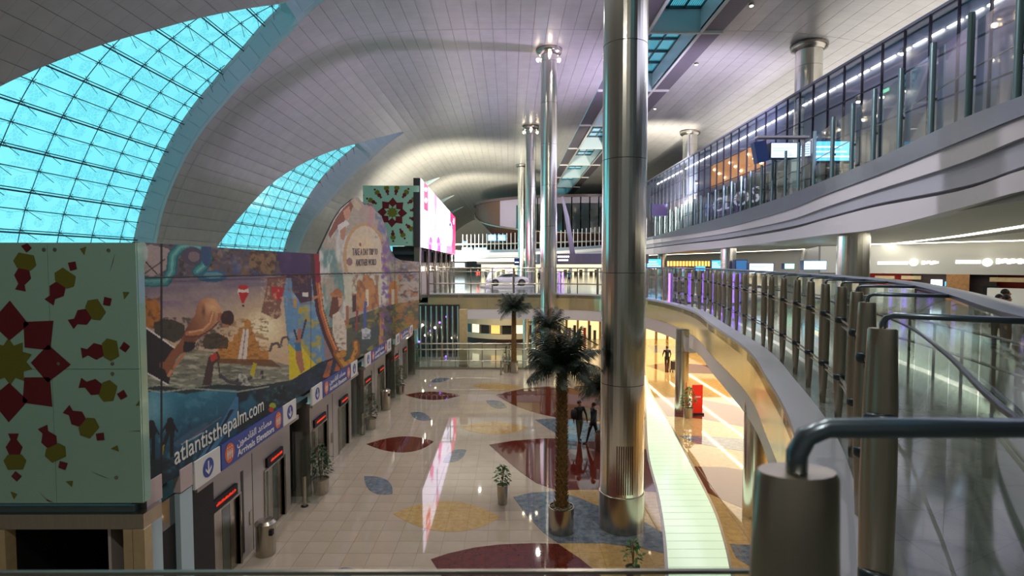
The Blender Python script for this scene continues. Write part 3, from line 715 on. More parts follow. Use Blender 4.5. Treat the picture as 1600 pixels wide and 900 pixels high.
    p.stroke([(344, 586), (356, 596), (374, 600), (392, 590)], 5, (70, 70, 72)); pt([(366, 596), (372, 590), (376, 598)], (60, 60, 64)); pt([(390, 584), (396, 566), (401, 568), (397, 590)], (196, 178, 40)); pt([(407, 580), (412, 578), (411, 592), (408, 592)], (60, 56, 50)); p.mottle((x > 372) & (x < 412) & (y > 584) & (y < 604), (226, 222, 206), 5, .8, .5)
    for cx, cy, q in ((428, 538, 1), (444, 528, .8), (437, 539, .4)): p.stroke([(cx - 6 * q, cy + 10 * q), (cx - 3 * q, cy), (cx + 6 * q, cy - 2 * q), (cx + 9 * q, cy + 4 * q)], 4 * q, (96, 82, 78))
    # yellow slide
    p.mottle((x > 466) & (x < 502) & (y > 478) & (y < 566), (190, 168, 60), 9, .9, .46, 60); pt([(451, 536), (462, 548), (471, 540), (482, 556), (496, 572), (452, 594)], (222, 200, 30)); pt([(466, 512), (471, 514), (470, 536), (473, 560), (476, 578), (470, 584), (463, 566), (461, 540)], (176, 116, 84)); pt([(460, 536), (470, 535), (471, 548), (462, 549)], (50, 118, 150)); p.stroke([(464, 530), (460, 516)], 3, (50, 46, 60)); p.stroke([(471, 528), (478, 500)], 3, (60, 50, 60))
    # underwater
    und = y > interp([(212, 606), (260, 610), (340, 604), (420, 607), (452, 596), (500, 566), (530, 556), (655, 500)], x)
    p.put(und, (24, 44, 52)); t = (y - 610) / 150
    p.grad(und & (x < 400), (52, 132, 156), (12, 40, 60), t + (x - 212) / 700); p.ell(222, 640, 60, 46, (150, 196, 204), .9, 1.); p.mottle(und & (x < 340), (110, 170, 184), 14, .35, .56)
    p.mottle(und & (y > 715), (10, 26, 24), 20, .8, .5); p.mottle(und & (x > 370), (14, 30, 30), 22, .9, .46); p.mottle(und & (x > 400) & (y < 640), (50, 110, 106), 10, .6, .56)
    p.stroke([(213, 612), (250, 606), (290, 612), (340, 604), (400, 607), (452, 598)], 7, (40, 54, 52)); p.stroke([(213, 606), (250, 613), (300, 607), (372, 612), (420, 604)], 2.2, (150, 160, 146))
    pt([(368, 620), (372, 620), (372, 650), (330, 710), (300, 742), (296, 735), (330, 690)], (64, 120, 156)); pt([(360, 640), (366, 640), (320, 716), (312, 724)], (20, 40, 60))
    for cx, cy in ((237, 672), (266, 668)):
        p.ell(cx, cy, 8, 12, (16, 24, 28)); p.ell(cx, cy - 11, 5, 5, (20, 28, 32)); p.stroke([(cx - 3, cy + 8), (cx - 12, cy + 34)], 6, (18, 26, 24)); p.stroke([(cx + 3, cy + 8), (cx + 2, cy + 44)], 6, (16, 22, 22)); p.stroke([(cx - 10, cy + 28), (cx - 13, cy + 44)], 2.5, (150, 140, 30)); p.stroke([(cx + 6, cy - 4), (cx + 11, cy + 6)], 3, (16, 24, 28)); p.stroke([(cx - 6, cy - 4), (cx - 14, cy + 10)], 3, (16, 24, 28))
    p.stroke([(276, 694), (292, 682), (308, 672), (322, 664)], 9, (60, 92, 116)); pt([(292, 672), (296, 660), (302, 672)], (44, 72, 96)); p.stroke([(284, 694), (318, 676)], 2.5, (150, 170, 180)); p.stroke([(300, 684), (345, 652)], 1.2, (120, 100, 110))
    p.ell(426, 634, 5, 5, (150, 170, 40)); p.ell(424, 640, 4, 4, (190, 60, 40)); p.mottle(und & (x > 425) & (x < 450), (70, 140, 140), 5, .8, .58)
    # golden oars / blades under the ring
    pt([(504, 590), (512, 566), (520, 562), (514, 590)], (186, 100, 44)); pt([(522, 580), (527, 560), (534, 560), (531, 580)], (190, 106, 46)); p.mottle(und & (x > 470) & (x < 530), (40, 60, 120), 12, .4, .5)
    # the great ring
    big = p.mask([(490, 400), (497, 396), (510, 366), (522, 342), (533, 326), (555, 306), (600, 340), (612, 400), (640, 407), (656, 408), (656, 512), (560, 570), (540, 578), (515, 545), (500, 505), (493, 460)])
    p.put(big, (176, 168, 148)); p.mottle(big & (x < 545), (104, 150, 144), 14, .9, .47, 9, .4); p.mottle(big & (x < 545), (222, 224, 216), 10, .85, .52, 50, .4); p.mottle(big & (y < 430) & (x > 590), (120, 104, 150), 12, .8, .5)
    p.mottle(big & (y < 425) & (x > 556) & (x < 600), (180, 150, 140), 12, .5, .5)
    p.ell(570, 402, 34, 54, (196, 162, 110), .95); p.ell(570, 402, 29, 49, (214, 200, 168)); p.ell(568, 388, 20, 26, (226, 206, 160), .9, .8)
    p.poly([(536, 426), (604, 424), (606, 470), (590, 478), (540, 480)], (206, 206, 180))
    pt([(551, 478), (551, 460), (557, 458), (558, 440), (562, 436), (565, 440), (569, 428), (572, 430), (574, 426), (577, 434), (583, 436), (586, 446), (591, 444), (592, 478), (580, 484), (556, 488)], (192, 138, 78)); p.mottle(big & (x > 550) & (x < 592) & (y > 426) & (y < 484), (120, 78, 44), 5, .6, .5, 2, .5); pt([(571, 452), (576, 452), (576, 478), (571, 480)], (230, 216, 180)); pt([(551, 462), (557, 460), (557, 486), (551, 488)], (70, 50, 36))
    pt([(607, 478), (608, 444), (612, 438), (620, 440), (622, 478)], (184, 122, 66)); pt([(612, 452), (617, 452), (617, 480), (612, 480)], (206, 190, 160)); p.mottle(big & (x > 622), (176, 116, 60), 8, .9, .48, 23); p.mottle(big & (x > 620), (70, 50, 44), 6, .7, .55, 3); p.mottle(big & (x > 612) & (y < 440), (92, 110, 128), 9, .6, .52)
    gr = big & (y > interp([(500, 520), (540, 500), (600, 478), (656, 468)], x))
    p.put(gr, (86, 92, 70)); p.mottle(gr, (160, 150, 60), 9, .85, .52, 6); p.mottle(gr, (40, 52, 50), 10, .8, .55, 90); p.mottle(gr & (x > 592), (176, 120, 64), 7, .8, .46, 77)
    pt([(534, 560), (560, 520), (590, 508), (606, 520), (560, 556), (545, 570)], (60, 78, 80), .8)
    p.stroke([(558, 486), (557, 516)], 3, (150, 60, 50)); p.stroke([(571, 472), (570, 512)], 4.5, (70, 96, 160)); p.ell(571, 468, 2.2, 3, (190, 140, 110)); p.ell(572, 517, 8, 4, (206, 214, 216), .8); p.mottle(big & (x > 566) & (x < 580) & (y > 512) & (y < 530), (226, 230, 230), 4, .8, .5)
    p.stroke([(543, 480), (542, 508)], 5, (170, 110, 70)); p.stroke([(597, 500), (595, 536)], 6, (190, 140, 80))
    # woman with hat
    p.ell(526, 460, 10, 5, (186, 128, 70)); p.ell(527, 456, 6, 5, (170, 110, 60)); pt([(519, 464), (533, 464), (534, 476), (527, 488), (521, 500), (514, 494)], (110, 64, 40)); pt([(528, 464), (534, 466), (534, 476), (529, 480)], (206, 160, 124)); pt([(520, 492), (530, 486), (538, 500), (542, 520), (541, 548), (528, 548), (520, 520)], (222, 212, 192)); p.mottle((x > 519) & (x < 543) & (y > 488) & (y < 548), (176, 164, 140), 4, .6, .55)
    # faces above
    pt([(513, 366), (524, 342), (536, 326), (548, 314), (552, 322), (544, 340), (530, 352), (516, 372)], (142, 92, 62)); pt([(536, 330), (546, 322), (548, 338), (540, 346)], (206, 156, 124)); pt([(553, 309), (566, 322), (560, 330), (552, 322)], (196, 184, 150)); pt([(527, 352), (541, 344), (546, 350), (534, 362), (530, 368)], (226, 224, 218)); pt([(531, 360), (541, 352), (538, 376), (533, 374)], (190, 140, 112)); pt([(578, 320), (586, 328), (584, 342), (579, 356), (574, 350)], (190, 150, 146)); p.mottle(big & (y < 372) & (x > 586), (90, 120, 160), 6, .8, .5); p.mottle(big & (x > 596) & (x < 612) & (y > 372), (110, 80, 150), 6, .8, .48)
    p.ell(546, 409, 5, 6, (150, 116, 104)); p.ell(563, 382, 1.8, 3, (150, 100, 60))
    # ring frame: wooden boat rim with golden scroll
    rim = [(492, 396), (494, 440), (500, 486), (511, 522), (526, 556), (540, 576)]
    p.stroke(rim, 13, (66, 36, 22)); p.stroke([(q[0] + 2.5, q[1]) for q in rim], 7, (178, 96, 44)); p.stroke([(q[0] + 4, q[1]) for q in rim], 2, (226, 160, 96)); p.stroke([(495, 398), (497, 438)], 8, (150, 34, 40)); p.stroke([(489, 466), (504, 461)], 4, (196, 130, 80))
    p.stroke([(526, 552), (538, 572), (551, 564), (557, 548), (556, 536)], 11, (150, 92, 30)); p.stroke([(528, 554), (538, 570), (550, 562), (556, 548), (556, 536)], 6, (206, 150, 56)); p.ell(536, 552, 5, 6, (196, 140, 52)); p.mottle((x > 520) & (x < 563) & (y > 528) & (y < 580), (96, 56, 20), 4, .5, .56)
    # seams of the printed boards
    p.put(np.abs(x - 252.5) < 1.9, (24, 20, 20), .85); p.put(np.abs(y - interp([(212, 434), (655, 425)], x)) < .9, (44, 34, 36), .85)
    for s_ in (486, 617): p.put(np.abs(x - s_) < .6, (60, 50, 50), .5)
    return p.c * (.93 + .14 * fbm(x * 1.7, y * 1.7, 5.)[..., None])
mur = thing('mural_wall', 'long billboard printed with a diver, temple, divers under water and a waterpark ring', 'billboard', (XB, 9.2, 3.0))
xs = np.concatenate([np.arange(212, 655.5, 1.15)]); NR = 250
yt = interp(TOP, xs); yb = interp(BOT, xs); tt = np.linspace(0, 1, NR)[:, None]
PX = np.repeat(xs[None], NR, 0); PY = yt[None] * (1 - tt) + yb[None] * tt
grid_print('printed_front', planeX(XB), PX, PY, mural, attrmat('mural_print', 0, .7, 0), mur)
# solid board behind the print
o2 = [P(float(x), float(interp(TOP, x)), X=XB) for x in np.linspace(212, 655, 60)] + [P(float(x), float(interp(BOT, x)), X=XB) for x in np.linspace(655, 212, 60)]
b_ = MB(); b_.prism([p + Vector((-.004, 0, 0)) for p in o2], (-.06, 0, 0)); b_.build('backing_board', M_DARK, mur)
# lettering
def on_wall(px, py): return P(px, py, X=XB + .012)
p0, p1 = on_wall(273, 727), on_wall(412, 641)
text('lettering', 'atlantisthepalm.com', .50, p0, p1 - p0, (0, 0, 1), M_SIGNW, mur, .004, fit=(p1 - p0).length, bold=.002)
for body, a, b in (('TAKE A DAY TRIP TO', (551, 399), (590, 398)), ('ANOTHER WORLD', (556, 416), (588, 414))):
    a, b = on_wall(*a), on_wall(*b); text('lettering', body, .42, a, b - a, (0, 0, 1), M_WOOD, mur, .004, fit=(b - a).length)
# floating wire across the board
MB().tube([P(212, 434, X=XB + .05), P(655, 425, X=XB + .05)], .012, 4).build('tension_wire', M_BLACK, mur)

# ---------------------------------------------------------------- near mint panel
def motif(parent, cx, cz, Y, s, x0, x1, z0, z1):
    """printed flower: crimson kites round a lime star, ringed by small figures; s = metres per motif unit"""
    red, lime = M_RED, M_LIME; yy = Y - .006
    def clip_ok(pl): return all(x0 <= a <= x1 and z0 <= b <= z1 for a, b in pl)
    def put(mb, pl, k=0):
        if all(not (x0 <= a <= x1 and z0 <= b <= z1) for a, b in pl): return
        pl = [(min(max(a, x0 + .01), x1 - .01), min(max(b, z0 + .01), z1 - .01)) for a, b in pl]
        if abs(sum(p[0] * q[1] - q[0] * p[1] for p, q in zip(pl, pl[1:] + pl[:1]))) < 1e-4: return
        MB().prism([(a, yy - k, b) for a, b in pl], (0, -.002, 0)).build('printed_motif', mb, parent)
    pol = lambda r, a: (cx + s * r * math.cos(a), cz + s * r * math.sin(a))
    for k in range(8):
        a = k * PI / 4 - .05
        put(red, [pol(56, a), pol(112, a - .46), pol(160, a), pol(112, a + .46)])
    st = []
    for k in range(20): st.append(pol(62 if k % 2 else 44, k * PI / 10))
    put(lime, st)
    for k in range(15):
        a = k * 2 * PI / 15 + .12; L = lambda r, t: (cx + s * (r * math.cos(a) - t * math.sin(a)), cz + s * (r * math.sin(a) + t * math.cos(a)))
        q = random.uniform(-8, 8)
        put(red, [L(190, -14), L(190, 14), L(206, 8), L(206, -8)]); put(red, [L(206, -8), L(206, 8), L(226, 22), L(246, 14), L(246, -14), L(226, -22)], .001)
        put(lime, [L(246, -18), L(246, 18), L(262, 30), L(286, 20), L(286, -20), L(262, -30)]); put(red, [L(290, 0), L(304, 16), L(318, 2), L(304, -12)], .001)
        put(lime, [L(345, -10 + q), L(352, 8 + q), L(366, -2 + q)]); put(red, [L(350, 62), L(372, 80), L(388, 96), L(366, 76)], .001)
YM = 9.0
a = P(-260, 376, Y=YM); b = P(211.5, 379, Y=YM); zt, zb = b.z, P(211, 786, Y=YM).z
mp = thing('mint_glass_panel', 'near mint green glass wall panel printed with a crimson and lime flower', 'panel', (b.x - 2, YM, zb))
xs_ = [a.x, P(78, 500, Y=YM).x, b.x]; zs_ = [zb, P(0, 577, Y=YM).z, zt]
for i in range(2):
    for j in range(2): MB().box(xs_[i] + .004, xs_[i + 1] - .004, YM, YM + .03, zs_[j] + .004, zs_[j + 1] - .004).build('glass_sheet', M_MINT, mp)
MB().box(a.x, b.x, YM + .04, YM + .2, zb, zt).build('backing_board', M_MINT, mp)
c_ = P(15, 565, Y=YM); motif(mp, c_.x, c_.z, YM, .6 * YM / FPX, a.x, b.x, zb, zt)
for px, py in ((92, 568), (86, 390), (69, 390), (170, 391), (176, 568), (182, 746), (176, 584)):
    q = P(px, py, Y=YM); m = MB(); m.add([(q.x + .03 * math.cos(t * PI / 4), YM - .012, q.z + .03 * math.sin(t * PI / 4)) for t in range(8)] + [(q.x + .03 * math.cos(t * PI / 4), YM, q.z + .03 * math.sin(t * PI / 4)) for t in range(8)],
        [tuple(range(8))[::-1]] + [(i, (i + 1) % 8, (i + 1) % 8 + 8, i + 8) for i in range(8)]); m.build('glass_bolt', M_STEEL, mp)
# portal below it
po = thing('lift_portal', 'dark open portal with steel lintel under the near mint green panel', 'doorway', (-7.6, YM, 0), kind='thing')
zl = P(100, 828, Y=YM).z; xl, xr = P(8, 850, Y=YM).x, P(193, 850, Y=YM).x
m = MB().box(a.x, b.x - .02, YM + .02, YM + .5, zl, P(0, 805, Y=YM).z); m.build('lintel', M_STEEL, po)
MB().box(a.x, b.x - .25, YM + .12, YM + .3, P(0, 805, Y=YM).z, P(0, 795, Y=YM).z).build('teal_beam', M_TEAL, po)
MB().box(a.x, b.x - .25, YM + .3, YM + .5, P(0, 796, Y=YM).z, zb).build('shadow_gap', M_BLACK, po)
MB().box(xr, P(207, 850, Y=YM).x, YM, YM + .2, 0, zl).build('pilaster', M_GOLD, po); MB().box(P(208, 850, Y=YM).x, b.x, YM, YM + .2, 0, zl).build('pilaster', M_GOLD, po)
MB().box(a.x, xl, YM, YM + .2, 0, zl).build('pilaster', M_GOLD, po)
m = MB(); m.box(xl, xr, YM + 2.6, YM + 2.7, 0, zl); m.box(xl - .1, xl, YM + .2, YM + 2.6, 0, zl); m.box(xr, xr + .1, YM + .2, YM + 2.6, 0, zl); m.box(xl - .1, xr + .1, YM + .2, YM + 2.7, zl, zl + .1); m.build('dark_interior', M_BLACK, po)
MB().tube([(xr - .22, YM + .5, zl), (xr - .08, YM + .5, 0)], .03, 6).build('guide_rail', M_STEEL, po)

# ---------------------------------------------------------------- glazed vestibule between portal and lifts
vb = thing('glazed_vestibule', 'narrow glazed bay with pale posts and golden interior beside the dark portal', 'glass bay', (XB, 10, 0), kind='thing')
Yx = lambda px, X=XB: P(px, 600, X=X).y
for (pa, pb, pt_) in ((222, 247, 756), (276, 296, 745)):
    ya, yb_ = Yx(pa), Yx(pb); z = P(pb, 742 + (0 if pb > 250 else 20), X=XB).z
    MB().box(XB - .1, XB, ya, yb_, 0, z - .25).build('pale_post', M_REVEAL, vb)
    MB().box(XB - .12, XB + .02, ya, yb_, z - .22, z + .22).build('pink_cap_panel', mat('pink_white_panel', (190, 172, 170), .3), vb)
MB().box(XB - .14, XB - .1, Yx(222), Yx(296), 2.55, 3.1).build('glass_head', M_GLASS, vb)
for q in range(3):
    ya = Yx(250 + q * 9); MB().box(XB - .5, XB - .46, ya - .1, ya + .12, .3, 2.4).build('gold_panel', M_GOLD, vb)
MB().box(XB - .6, XB - .55, Yx(216), Yx(300), 0, 3.2).build('back_wall', M_WALL, vb)
MB().box(XB - .06, XB + .0, Yx(245), Yx(278), .25, .42).build('steel_rail', M_TEAL, vb)

# ---------------------------------------------------------------- lift banks
XW = -6.72
def bank(first=True):
    t = thing('lift_bank', 'x', 'lift wall', (XW, 0, 0), kind='thing')
    W0, W1 = .15, 5.75; D = [(1.2, 2.62), (4.02, 5.3)]; ZD = 1.78
    cas = MB()
    for y0, y1 in ((W0, D[0][0]), (D[0][1], D[1][0]), (D[1][1], W1)): cas.box(XW - .3, XW, y0, y1, 0, ZD)
    cas.box(XW - .3, XW, W0, W1, ZD, 2.98); cas.box(XW, XB - .02, W0, W1 - .3, 2.86, 2.98)
    cas.build('taupe_casing', M_WALL, t)
    sl = MB(); 
    for y in (.75, 3.3): sl.box(XW, XW + .006, y, y + .02, 0, 2.8)
    sl.build('panel_joint', M_DARK, t)
    for y0, y1 in D:
        f = MB(); f.box(XW - .25, XW + .03, y0 - .05, y0, 0, ZD + .05); f.box(XW - .25, XW + .03, y1, y1 + .05, 0, ZD + .05); f.box(XW - .25, XW + .03, y0, y1, ZD, ZD + .05)
        f.build('door_frame', M_STEEL, t)
        n = 4
        for k in range(n):
            a = y0 + (y1 - y0) * k / n; b2 = y0 + (y1 - y0) * (k + 1) / n
            lf = MB().box(XW - .1, XW - .06, a + .01, b2 - .01, .02, ZD - .01).build('door_leaf', M_DOOR if k % 2 == 0 else M_STEEL, t)
        MB().box(XW - .29, XW - .25, y0, y1, 0, ZD).build('lift_car_back', M_BLACK, t)
        d = MB().box(XW, XW + .07, y0 + .05, y1 - .2, ZD + .1, ZD + .36).build('indicator_display', M_BLACK, t)
        g = MB()
        for c in range(14): 
            y = y0 + .25 + c * .055
            g.box(XW + .07, XW + .074, y, y + .035, ZD + .2, ZD + (.27 if c % 3 else .25))
        ya = y1 - .38; g.prism([(XW + .072, ya, ZD + .19), (XW + .072, ya + .1, ZD + .235), (XW + .072, ya, ZD + .28)], (.003, 0, 0))
        g.build('indicator_text', M_LED, d)
    MB().box(XW - .28, XW + .01, D[0][1] + .08, D[0][1] + .2, .2, 2.3).build('dark_slot', M_DARK, t)
    cp = MB().box(XW, XW + .02, 3.1, 3.22, .75, 1.1).build('call_plate', M_STEEL, t)
    # overhead sign: arrow plate, blue plate, arrow plate
    z0, z1 = 2.98, 3.55; B = [(0, .95), (1.0, 4.2), (4.25, 5.15)]
    sg = MB().box(XB - .03, XB + .03, B[1][0], B[1][1], z0, z1).build('blue_sign', M_BLUE, t)
    for k, (y0, y1) in enumerate((B[0], B[2])):
        pl = MB().box(XB - .03, XB + .03, y0, y1, z0, z1).build('arrow_sign', M_SIGNW, t)
        yc = (y0 + y1) / 2; zc = (z0 + z1) / 2
        circ = MB().prism([(XB + .032, yc + .2 * math.cos(a * PI / 12), zc + .2 * math.sin(a * PI / 12)) for a in range(24)], (.004, 0, 0)); circ.build('arrow_disc', M_BLUE, t)
        ar = MB(); X_ = XB + .037
        ar.prism([(X_, yc - .022, zc + .14), (X_, yc - .022, zc - .1), (X_, yc + .022, zc - .1), (X_, yc + .022, zc + .14)], (.003, 0, 0))
        for s_ in (-1, 1): ar.prism([(X_, yc, zc - .15), (X_, yc + s_ * .11, zc - .04), (X_, yc + s_ * .11, zc + .015), (X_, yc, zc - .09)][::s_], (.003, 0, 0))
        ar.build('arrow', M_SIGNW, t)
    for yc in (B[1][0] + .34, B[1][1] - .3):
        MB().prism([(XB + .032, yc + .2 * math.cos(a * PI / 12), (z0 + z1) / 2 + .22 * math.sin(a * PI / 12)) for a in range(24)], (.004, 0, 0)).build('lift_pictogram', M_ORANGE, t)
        for k in (-1, 0, 1):
            pe = MB()
            y = yc + k * .09; X_ = XB + .037; zc = (z0 + z1) / 2
            pe.box(X_, X_ + .003, y - .03, y + .03, zc - .04, zc + .04); pe.box(X_, X_ + .003, y - .022, y - .004, zc - .13, zc - .03); pe.box(X_, X_ + .003, y + .004, y + .022, zc - .13, zc - .03); pe.box(X_, X_ + .003, y - .018, y + .018, zc + .05, zc + .085)
            pe.prism([(X_, y - .02, zc + .12), (X_, y + .02, zc + .12), (X_, y, zc + .16)], (.003, 0, 0))
            pe.build('pictogram_figure', M_SIGNW, t)
    text('sign_lettering', 'Arrivals Elevators', .22, (XB + .033, B[1][0] + .68, z0 + .07), (0, 1, 0), (0, 0, 1), M_SIGNW, t, .003, fit=1.95, bold=.004)
    arab = '\uFEE5\uFEEE\uFEE3\uFEA9\uFE8E\uFED8\uFEDF\uFE8D \uFEAA\uFECB\uFE8E\uFEBC\uFEE3'
    text('sign_lettering', arab, .24, (XB + .033, B[1][0] + .68, z0 + .31), (0, 1, 0), (0, 0, 1), M_SIGNW, t, .003, fit=1.8, bold=.003)
    # recess to the next bank: steel jamb, glass fin, dark glazing
    MB().box(XW - .5, XW - .45, W1, W1 + 1.05, 0, 3.2).build('recess_glazing', M_DOOR, t)
    MB().box(XW - .45, XW - .3, W1 + .3, W1 + .42, 0, 3.2).build('recess_mullion', M_STEEL, t); MB().box(XW - .45, XB - .1, W1 + .8, W1 + .9, 0, 3.0).build('recess_pier', M_STEEL, t)
    MB().box(XW, XB + .35, W1 + .2, W1 + .215, .05, 2.3).build('glass_fin', M_GLASS, t)
    MB().box(XW - .5, XB - .25, W1, W1 + 1.05, 3.0, 3.2).build('recess_soffit', M_DARK, t)
    return t
b0 = bank(); ordn = ['nearest lift wall panel with blue Arrivals Elevators sign, beside the glazed bay', 'second lift wall from the camera under the yellow slide of the mural', 'third lift wall from the camera, under the ring of the mural', 'farthest lift wall near the glass barrier, small blue sign above']
banks = [b0] + [dup(b0) for _ in range(3)]
for t, yy, lb in zip(banks, (10.7, 17.15, 23.55, 30.0), ordn):
    t.location = (XW, yy, 0); t['label'] = lb; t['group'] = 'lift banks along the mural wall'
struct('wall_left', MB().box(-7.6, -7.3, 13, 38.5, 0, 3.4), M_WALL)

# ---------------------------------------------------------------- far mint panel, led screen and its bay
YL = 38.5; a = P(568, 384, Y=YL); b = P(655, 290, Y=YL)
fp = thing('mint_glass_panel', 'small distant mint green panel with crimson flower print beside the bright screen', 'panel', (b.x - 2, YL, a.z))
MB().box(a.x, b.x, YL, YL + .1, a.z, b.z).build('glass_sheet', M_MINT, fp)
c_ = P(613, 332, Y=YL); motif(fp, c_.x, c_.z, YL, .0066 * 1.0, a.x, b.x, a.z, b.z)
bay = thing('dark_louvre_bay', 'black slotted bay with steel columns beneath the distant mint green panel', 'louvre', (a.x + 2, YL, 7))
z0, z1 = P(640, 406, Y=YL).z, P(640, 385, Y=YL).z
MB().box(P(612, 400, Y=YL).x, b.x - .05, YL + .3, YL + .4, z0 - 3, z1).build('black_back', M_BLACK, bay)
for q in (395,): MB().box(P(612, 400, Y=YL).x, b.x - .4, YL, YL + .1, P(640, 398, Y=YL).z, P(640, 393, Y=YL).z).build('steel_louvre', M_DARKSTEEL, bay)
MB().box(b.x - .4, b.x, YL, YL + .3, 5, z1).build('steel_column', M_STEEL, bay)
led = thing('led_screen', 'huge glowing white and pink advertising screen high above the bridge level', 'screen', (-6.3, YL, 8.6))
XS = P(657, 300, Y=YL).x
yA, yB = P(657, 300, X=XS).y, P(711.5, 300, X=XS).y
def ledpaint(x, y):
    p = Paint(x, y, (246, 236, 255)); 
    p.poly([(662, 276), (669, 284), (669, 312), (662, 312)], (240, 80, 110)); p.ell(665.5, 296, 2, 3.4, (255, 225, 235)); p.poly([(662, 309), (669, 313), (669, 331), (662, 327)], (236, 66, 100)); p.ell(665.5, 313, 2, 4, (255, 235, 240)); p.poly([(662, 322), (668, 326), (668, 330), (662, 326)], (225, 60, 90))
    p.poly([(678, 300), (683, 304), (683, 322), (681, 330), (678, 318)], (226, 120, 170)); p.stroke([(680, 318), (681, 362)], 1.4, (150, 110, 180))
    for cx in (673, 685): p.poly([(cx - 3, 378), (cx, 364), (cx + 3, 378), (cx + 4, 400), (cx - 4, 400)], (232, 70, 150)); p.ell(cx, 366, 2, 5, (240, 150, 215))
    p.stroke([(669, 380), (689, 382)], 4, (240, 120, 190)); p.ell(679, 386, 4.5, 9, (250, 235, 255))
    p.poly([(703, 320), (713, 330), (713, 402), (703, 402)], (226, 40, 96)); p.ell(703, 366, 4, 20, (244, 236, 255)); p.ell(703.4, 351, 1.4, 3, (70, 40, 110)); p.poly([(697, 384), (706, 384), (706, 400), (697, 400)], (140, 110, 140)); p.mottle((x > 696) & (y > 350) & (x < 700), (130, 130, 170), 2, .8, .5); p.ell(709, 346, 1.2, 5, (250, 200, 225)); p.poly([(700, 394), (712, 396), (712, 402), (700, 400)], (240, 90, 130))
    return p.c
gx = np.linspace(657, 711.5, 90); gt = np.linspace(0, 1, 150)[:, None]
ty = interp([(657, 278), (711.5, 340)], gx); by = interp([(657, 386), (711.5, 398.5)], gx)
LX = np.repeat(gx[None], 150, 0); LY = ty[None] * (1 - gt) + by[None] * gt
grid_print('lit_display', planeX(XS + .02), LX, LY, ledpaint, attrmat('led_display', 1.4, .4), led)
q = [P(657, 278, X=XS), P(711.5, 340, X=XS), P(711.5, 398.5, X=XS), P(657, 386, X=XS)]
MB().prism([p + Vector((0, 0, 0)) for p in q], (-.5, 0, 0)).build('cabinet', M_DARK, led)
hb = thing('screen_podium', 'pinkish panelled podium with steel columns under the glowing screen', 'wall bay', (XS - .6, 50, 4.9), kind='thing')
m = MB().box(XS - 1.2, XS - .9, YL + .5, yB, 4.9, 9); m.build('pink_panel_wall', mat('pink_white_panel', (190, 172, 170), .3), hb)
for k in range(7):
    y = YL + .6 + k * (yB - YL - 1) / 6; MB().tube([(XS - .2, y, 4.9), (XS - .2, y, 9)], .13, 10).build('steel_column', M_STEEL, hb)
    if k < 6: 
        MB().box(XS - .8, XS - .3, y + .5, y + 2.6, 7.6, 8.5).build('black_box', M_BLACK, hb)
        for d in (1.0, 2.2): MB().box(XS - .9, XS - .87, y + d, y + d + .25, 6.9, 7.25).build('wall_lamp', M_LAMP, hb)
# ================================================================ COLUMNS
def column(px, Y, r, zt, label, z0=0., X=None, ring=True, group='mirror clad columns', lamps=False, base=True):
    x = P(px, 400, Y=Y).x if X is None else X
    t = thing('mirror_column', label, 'column', (x, Y, z0), kind='thing', group=group)
    n = 64; zs = [z0 + (1.05 if base else 0)]
    while zs[-1] < zt - 3.4: zs.append(zs[-1] + 3.1)
    zs.append(zt)
    for a, b in zip(zs, zs[1:]): MB().lathe([(r, a + .008), (r, b - .008)], (x, Y), 40).build('cladding_section', M_MIRROR, t)
    MB().lathe([(r - .012, z0), (r - .012, zt)], (x, Y), 32).build('core', M_DARKSTEEL, t, True)
    if base: MB().lathe([(r + .03, z0), (r + .03, z0 + 1.04), (r, z0 + 1.06)], (x, Y), n).build('base_sleeve', M_STEEL, t, 40)
    if ring: MB().lathe([(r + .02, zt - .45), (r + .30, zt - .3), (r + .38, zt), (r, zt)], (x, Y), 32, cap=False).build('capital_ring', M_STEEL, t, True)
    if lamps:
        for k in range(3): a = -PI / 2 + k * 2.1; MB().lathe([(.05, zt - .75), (.13, zt - .62), (.13, zt - .5)], (x + (r + .3) * math.cos(a), Y + (r + .3) * math.sin(a)), 8).build('uplight', M_LAMP, t)
    return t
c1 = column(970, 15.25, .61, 23.65, 'huge nearest mirror-clad steel column rising from the blue marble floor patch', X=3.2, ring=False)
g_ = MB()    # grille in the column foot
for k in range(8):
    a = -PI / 2 - .42 + k * .1; x, y = 3.2 + .62 * math.cos(a), 15.25 + .62 * math.sin(a); g_.tube([(x, y, 1.15), (x, y, 2.5)], .015, 4)
g_.build('vent_grille', mat('copper_brown', (96, 60, 48), .5), c1)
column(857, 42, .63, 23.7, 'tall lilac lit mirror column standing at the far bridge, beside the palm', lamps=True)
column(829, 65, .63, 23.7, 'third tall mirror column, immediately left of the lilac lit one', lamps=True)
column(815, 90, .63, 23.7, 'farthest and thinnest of the tall mirror columns', ring=True)
column(1252, 40, .9, 23.3, 'thick steel column rising behind the glass gallery wall, nearest the camera', X=21.7, z0=15.5, base=False, group='columns behind the gallery glass')
column(1068, 66, .85, 23.3, 'thin far column rising behind the gallery glass wall', X=21.7, z0=15.5, base=False, group='columns behind the gallery glass')
for px, Y, lb in ((1333, 25.5, 'mirror column under the upper gallery beside the red shop fronts'), (1138, 50, 'smaller mirror column under the upper gallery, middle one of three'), (1035, 80, 'farthest mirror column under the upper gallery, by the blue screens')):
    column(px, Y, .68, 9.02, lb, z0=5.0, ring=False, group='mezzanine columns')
for px, Y, lb, r in ((1068, 27.2, 'slim mirror column under the curved bridge beside the red banner stand', .33), (1187, 15.9, 'slim mirror column under the curved bridge, right of the lit glass strip', .34), (838, 46, 'bluish column beneath the far bridge behind the palms', .4), (822, 49, 'dark column beneath the far bridge, left of the bluish one', .3)):
    column(px, Y, r, 4.2, lb, ring=False, base=False, group='lower floor columns')

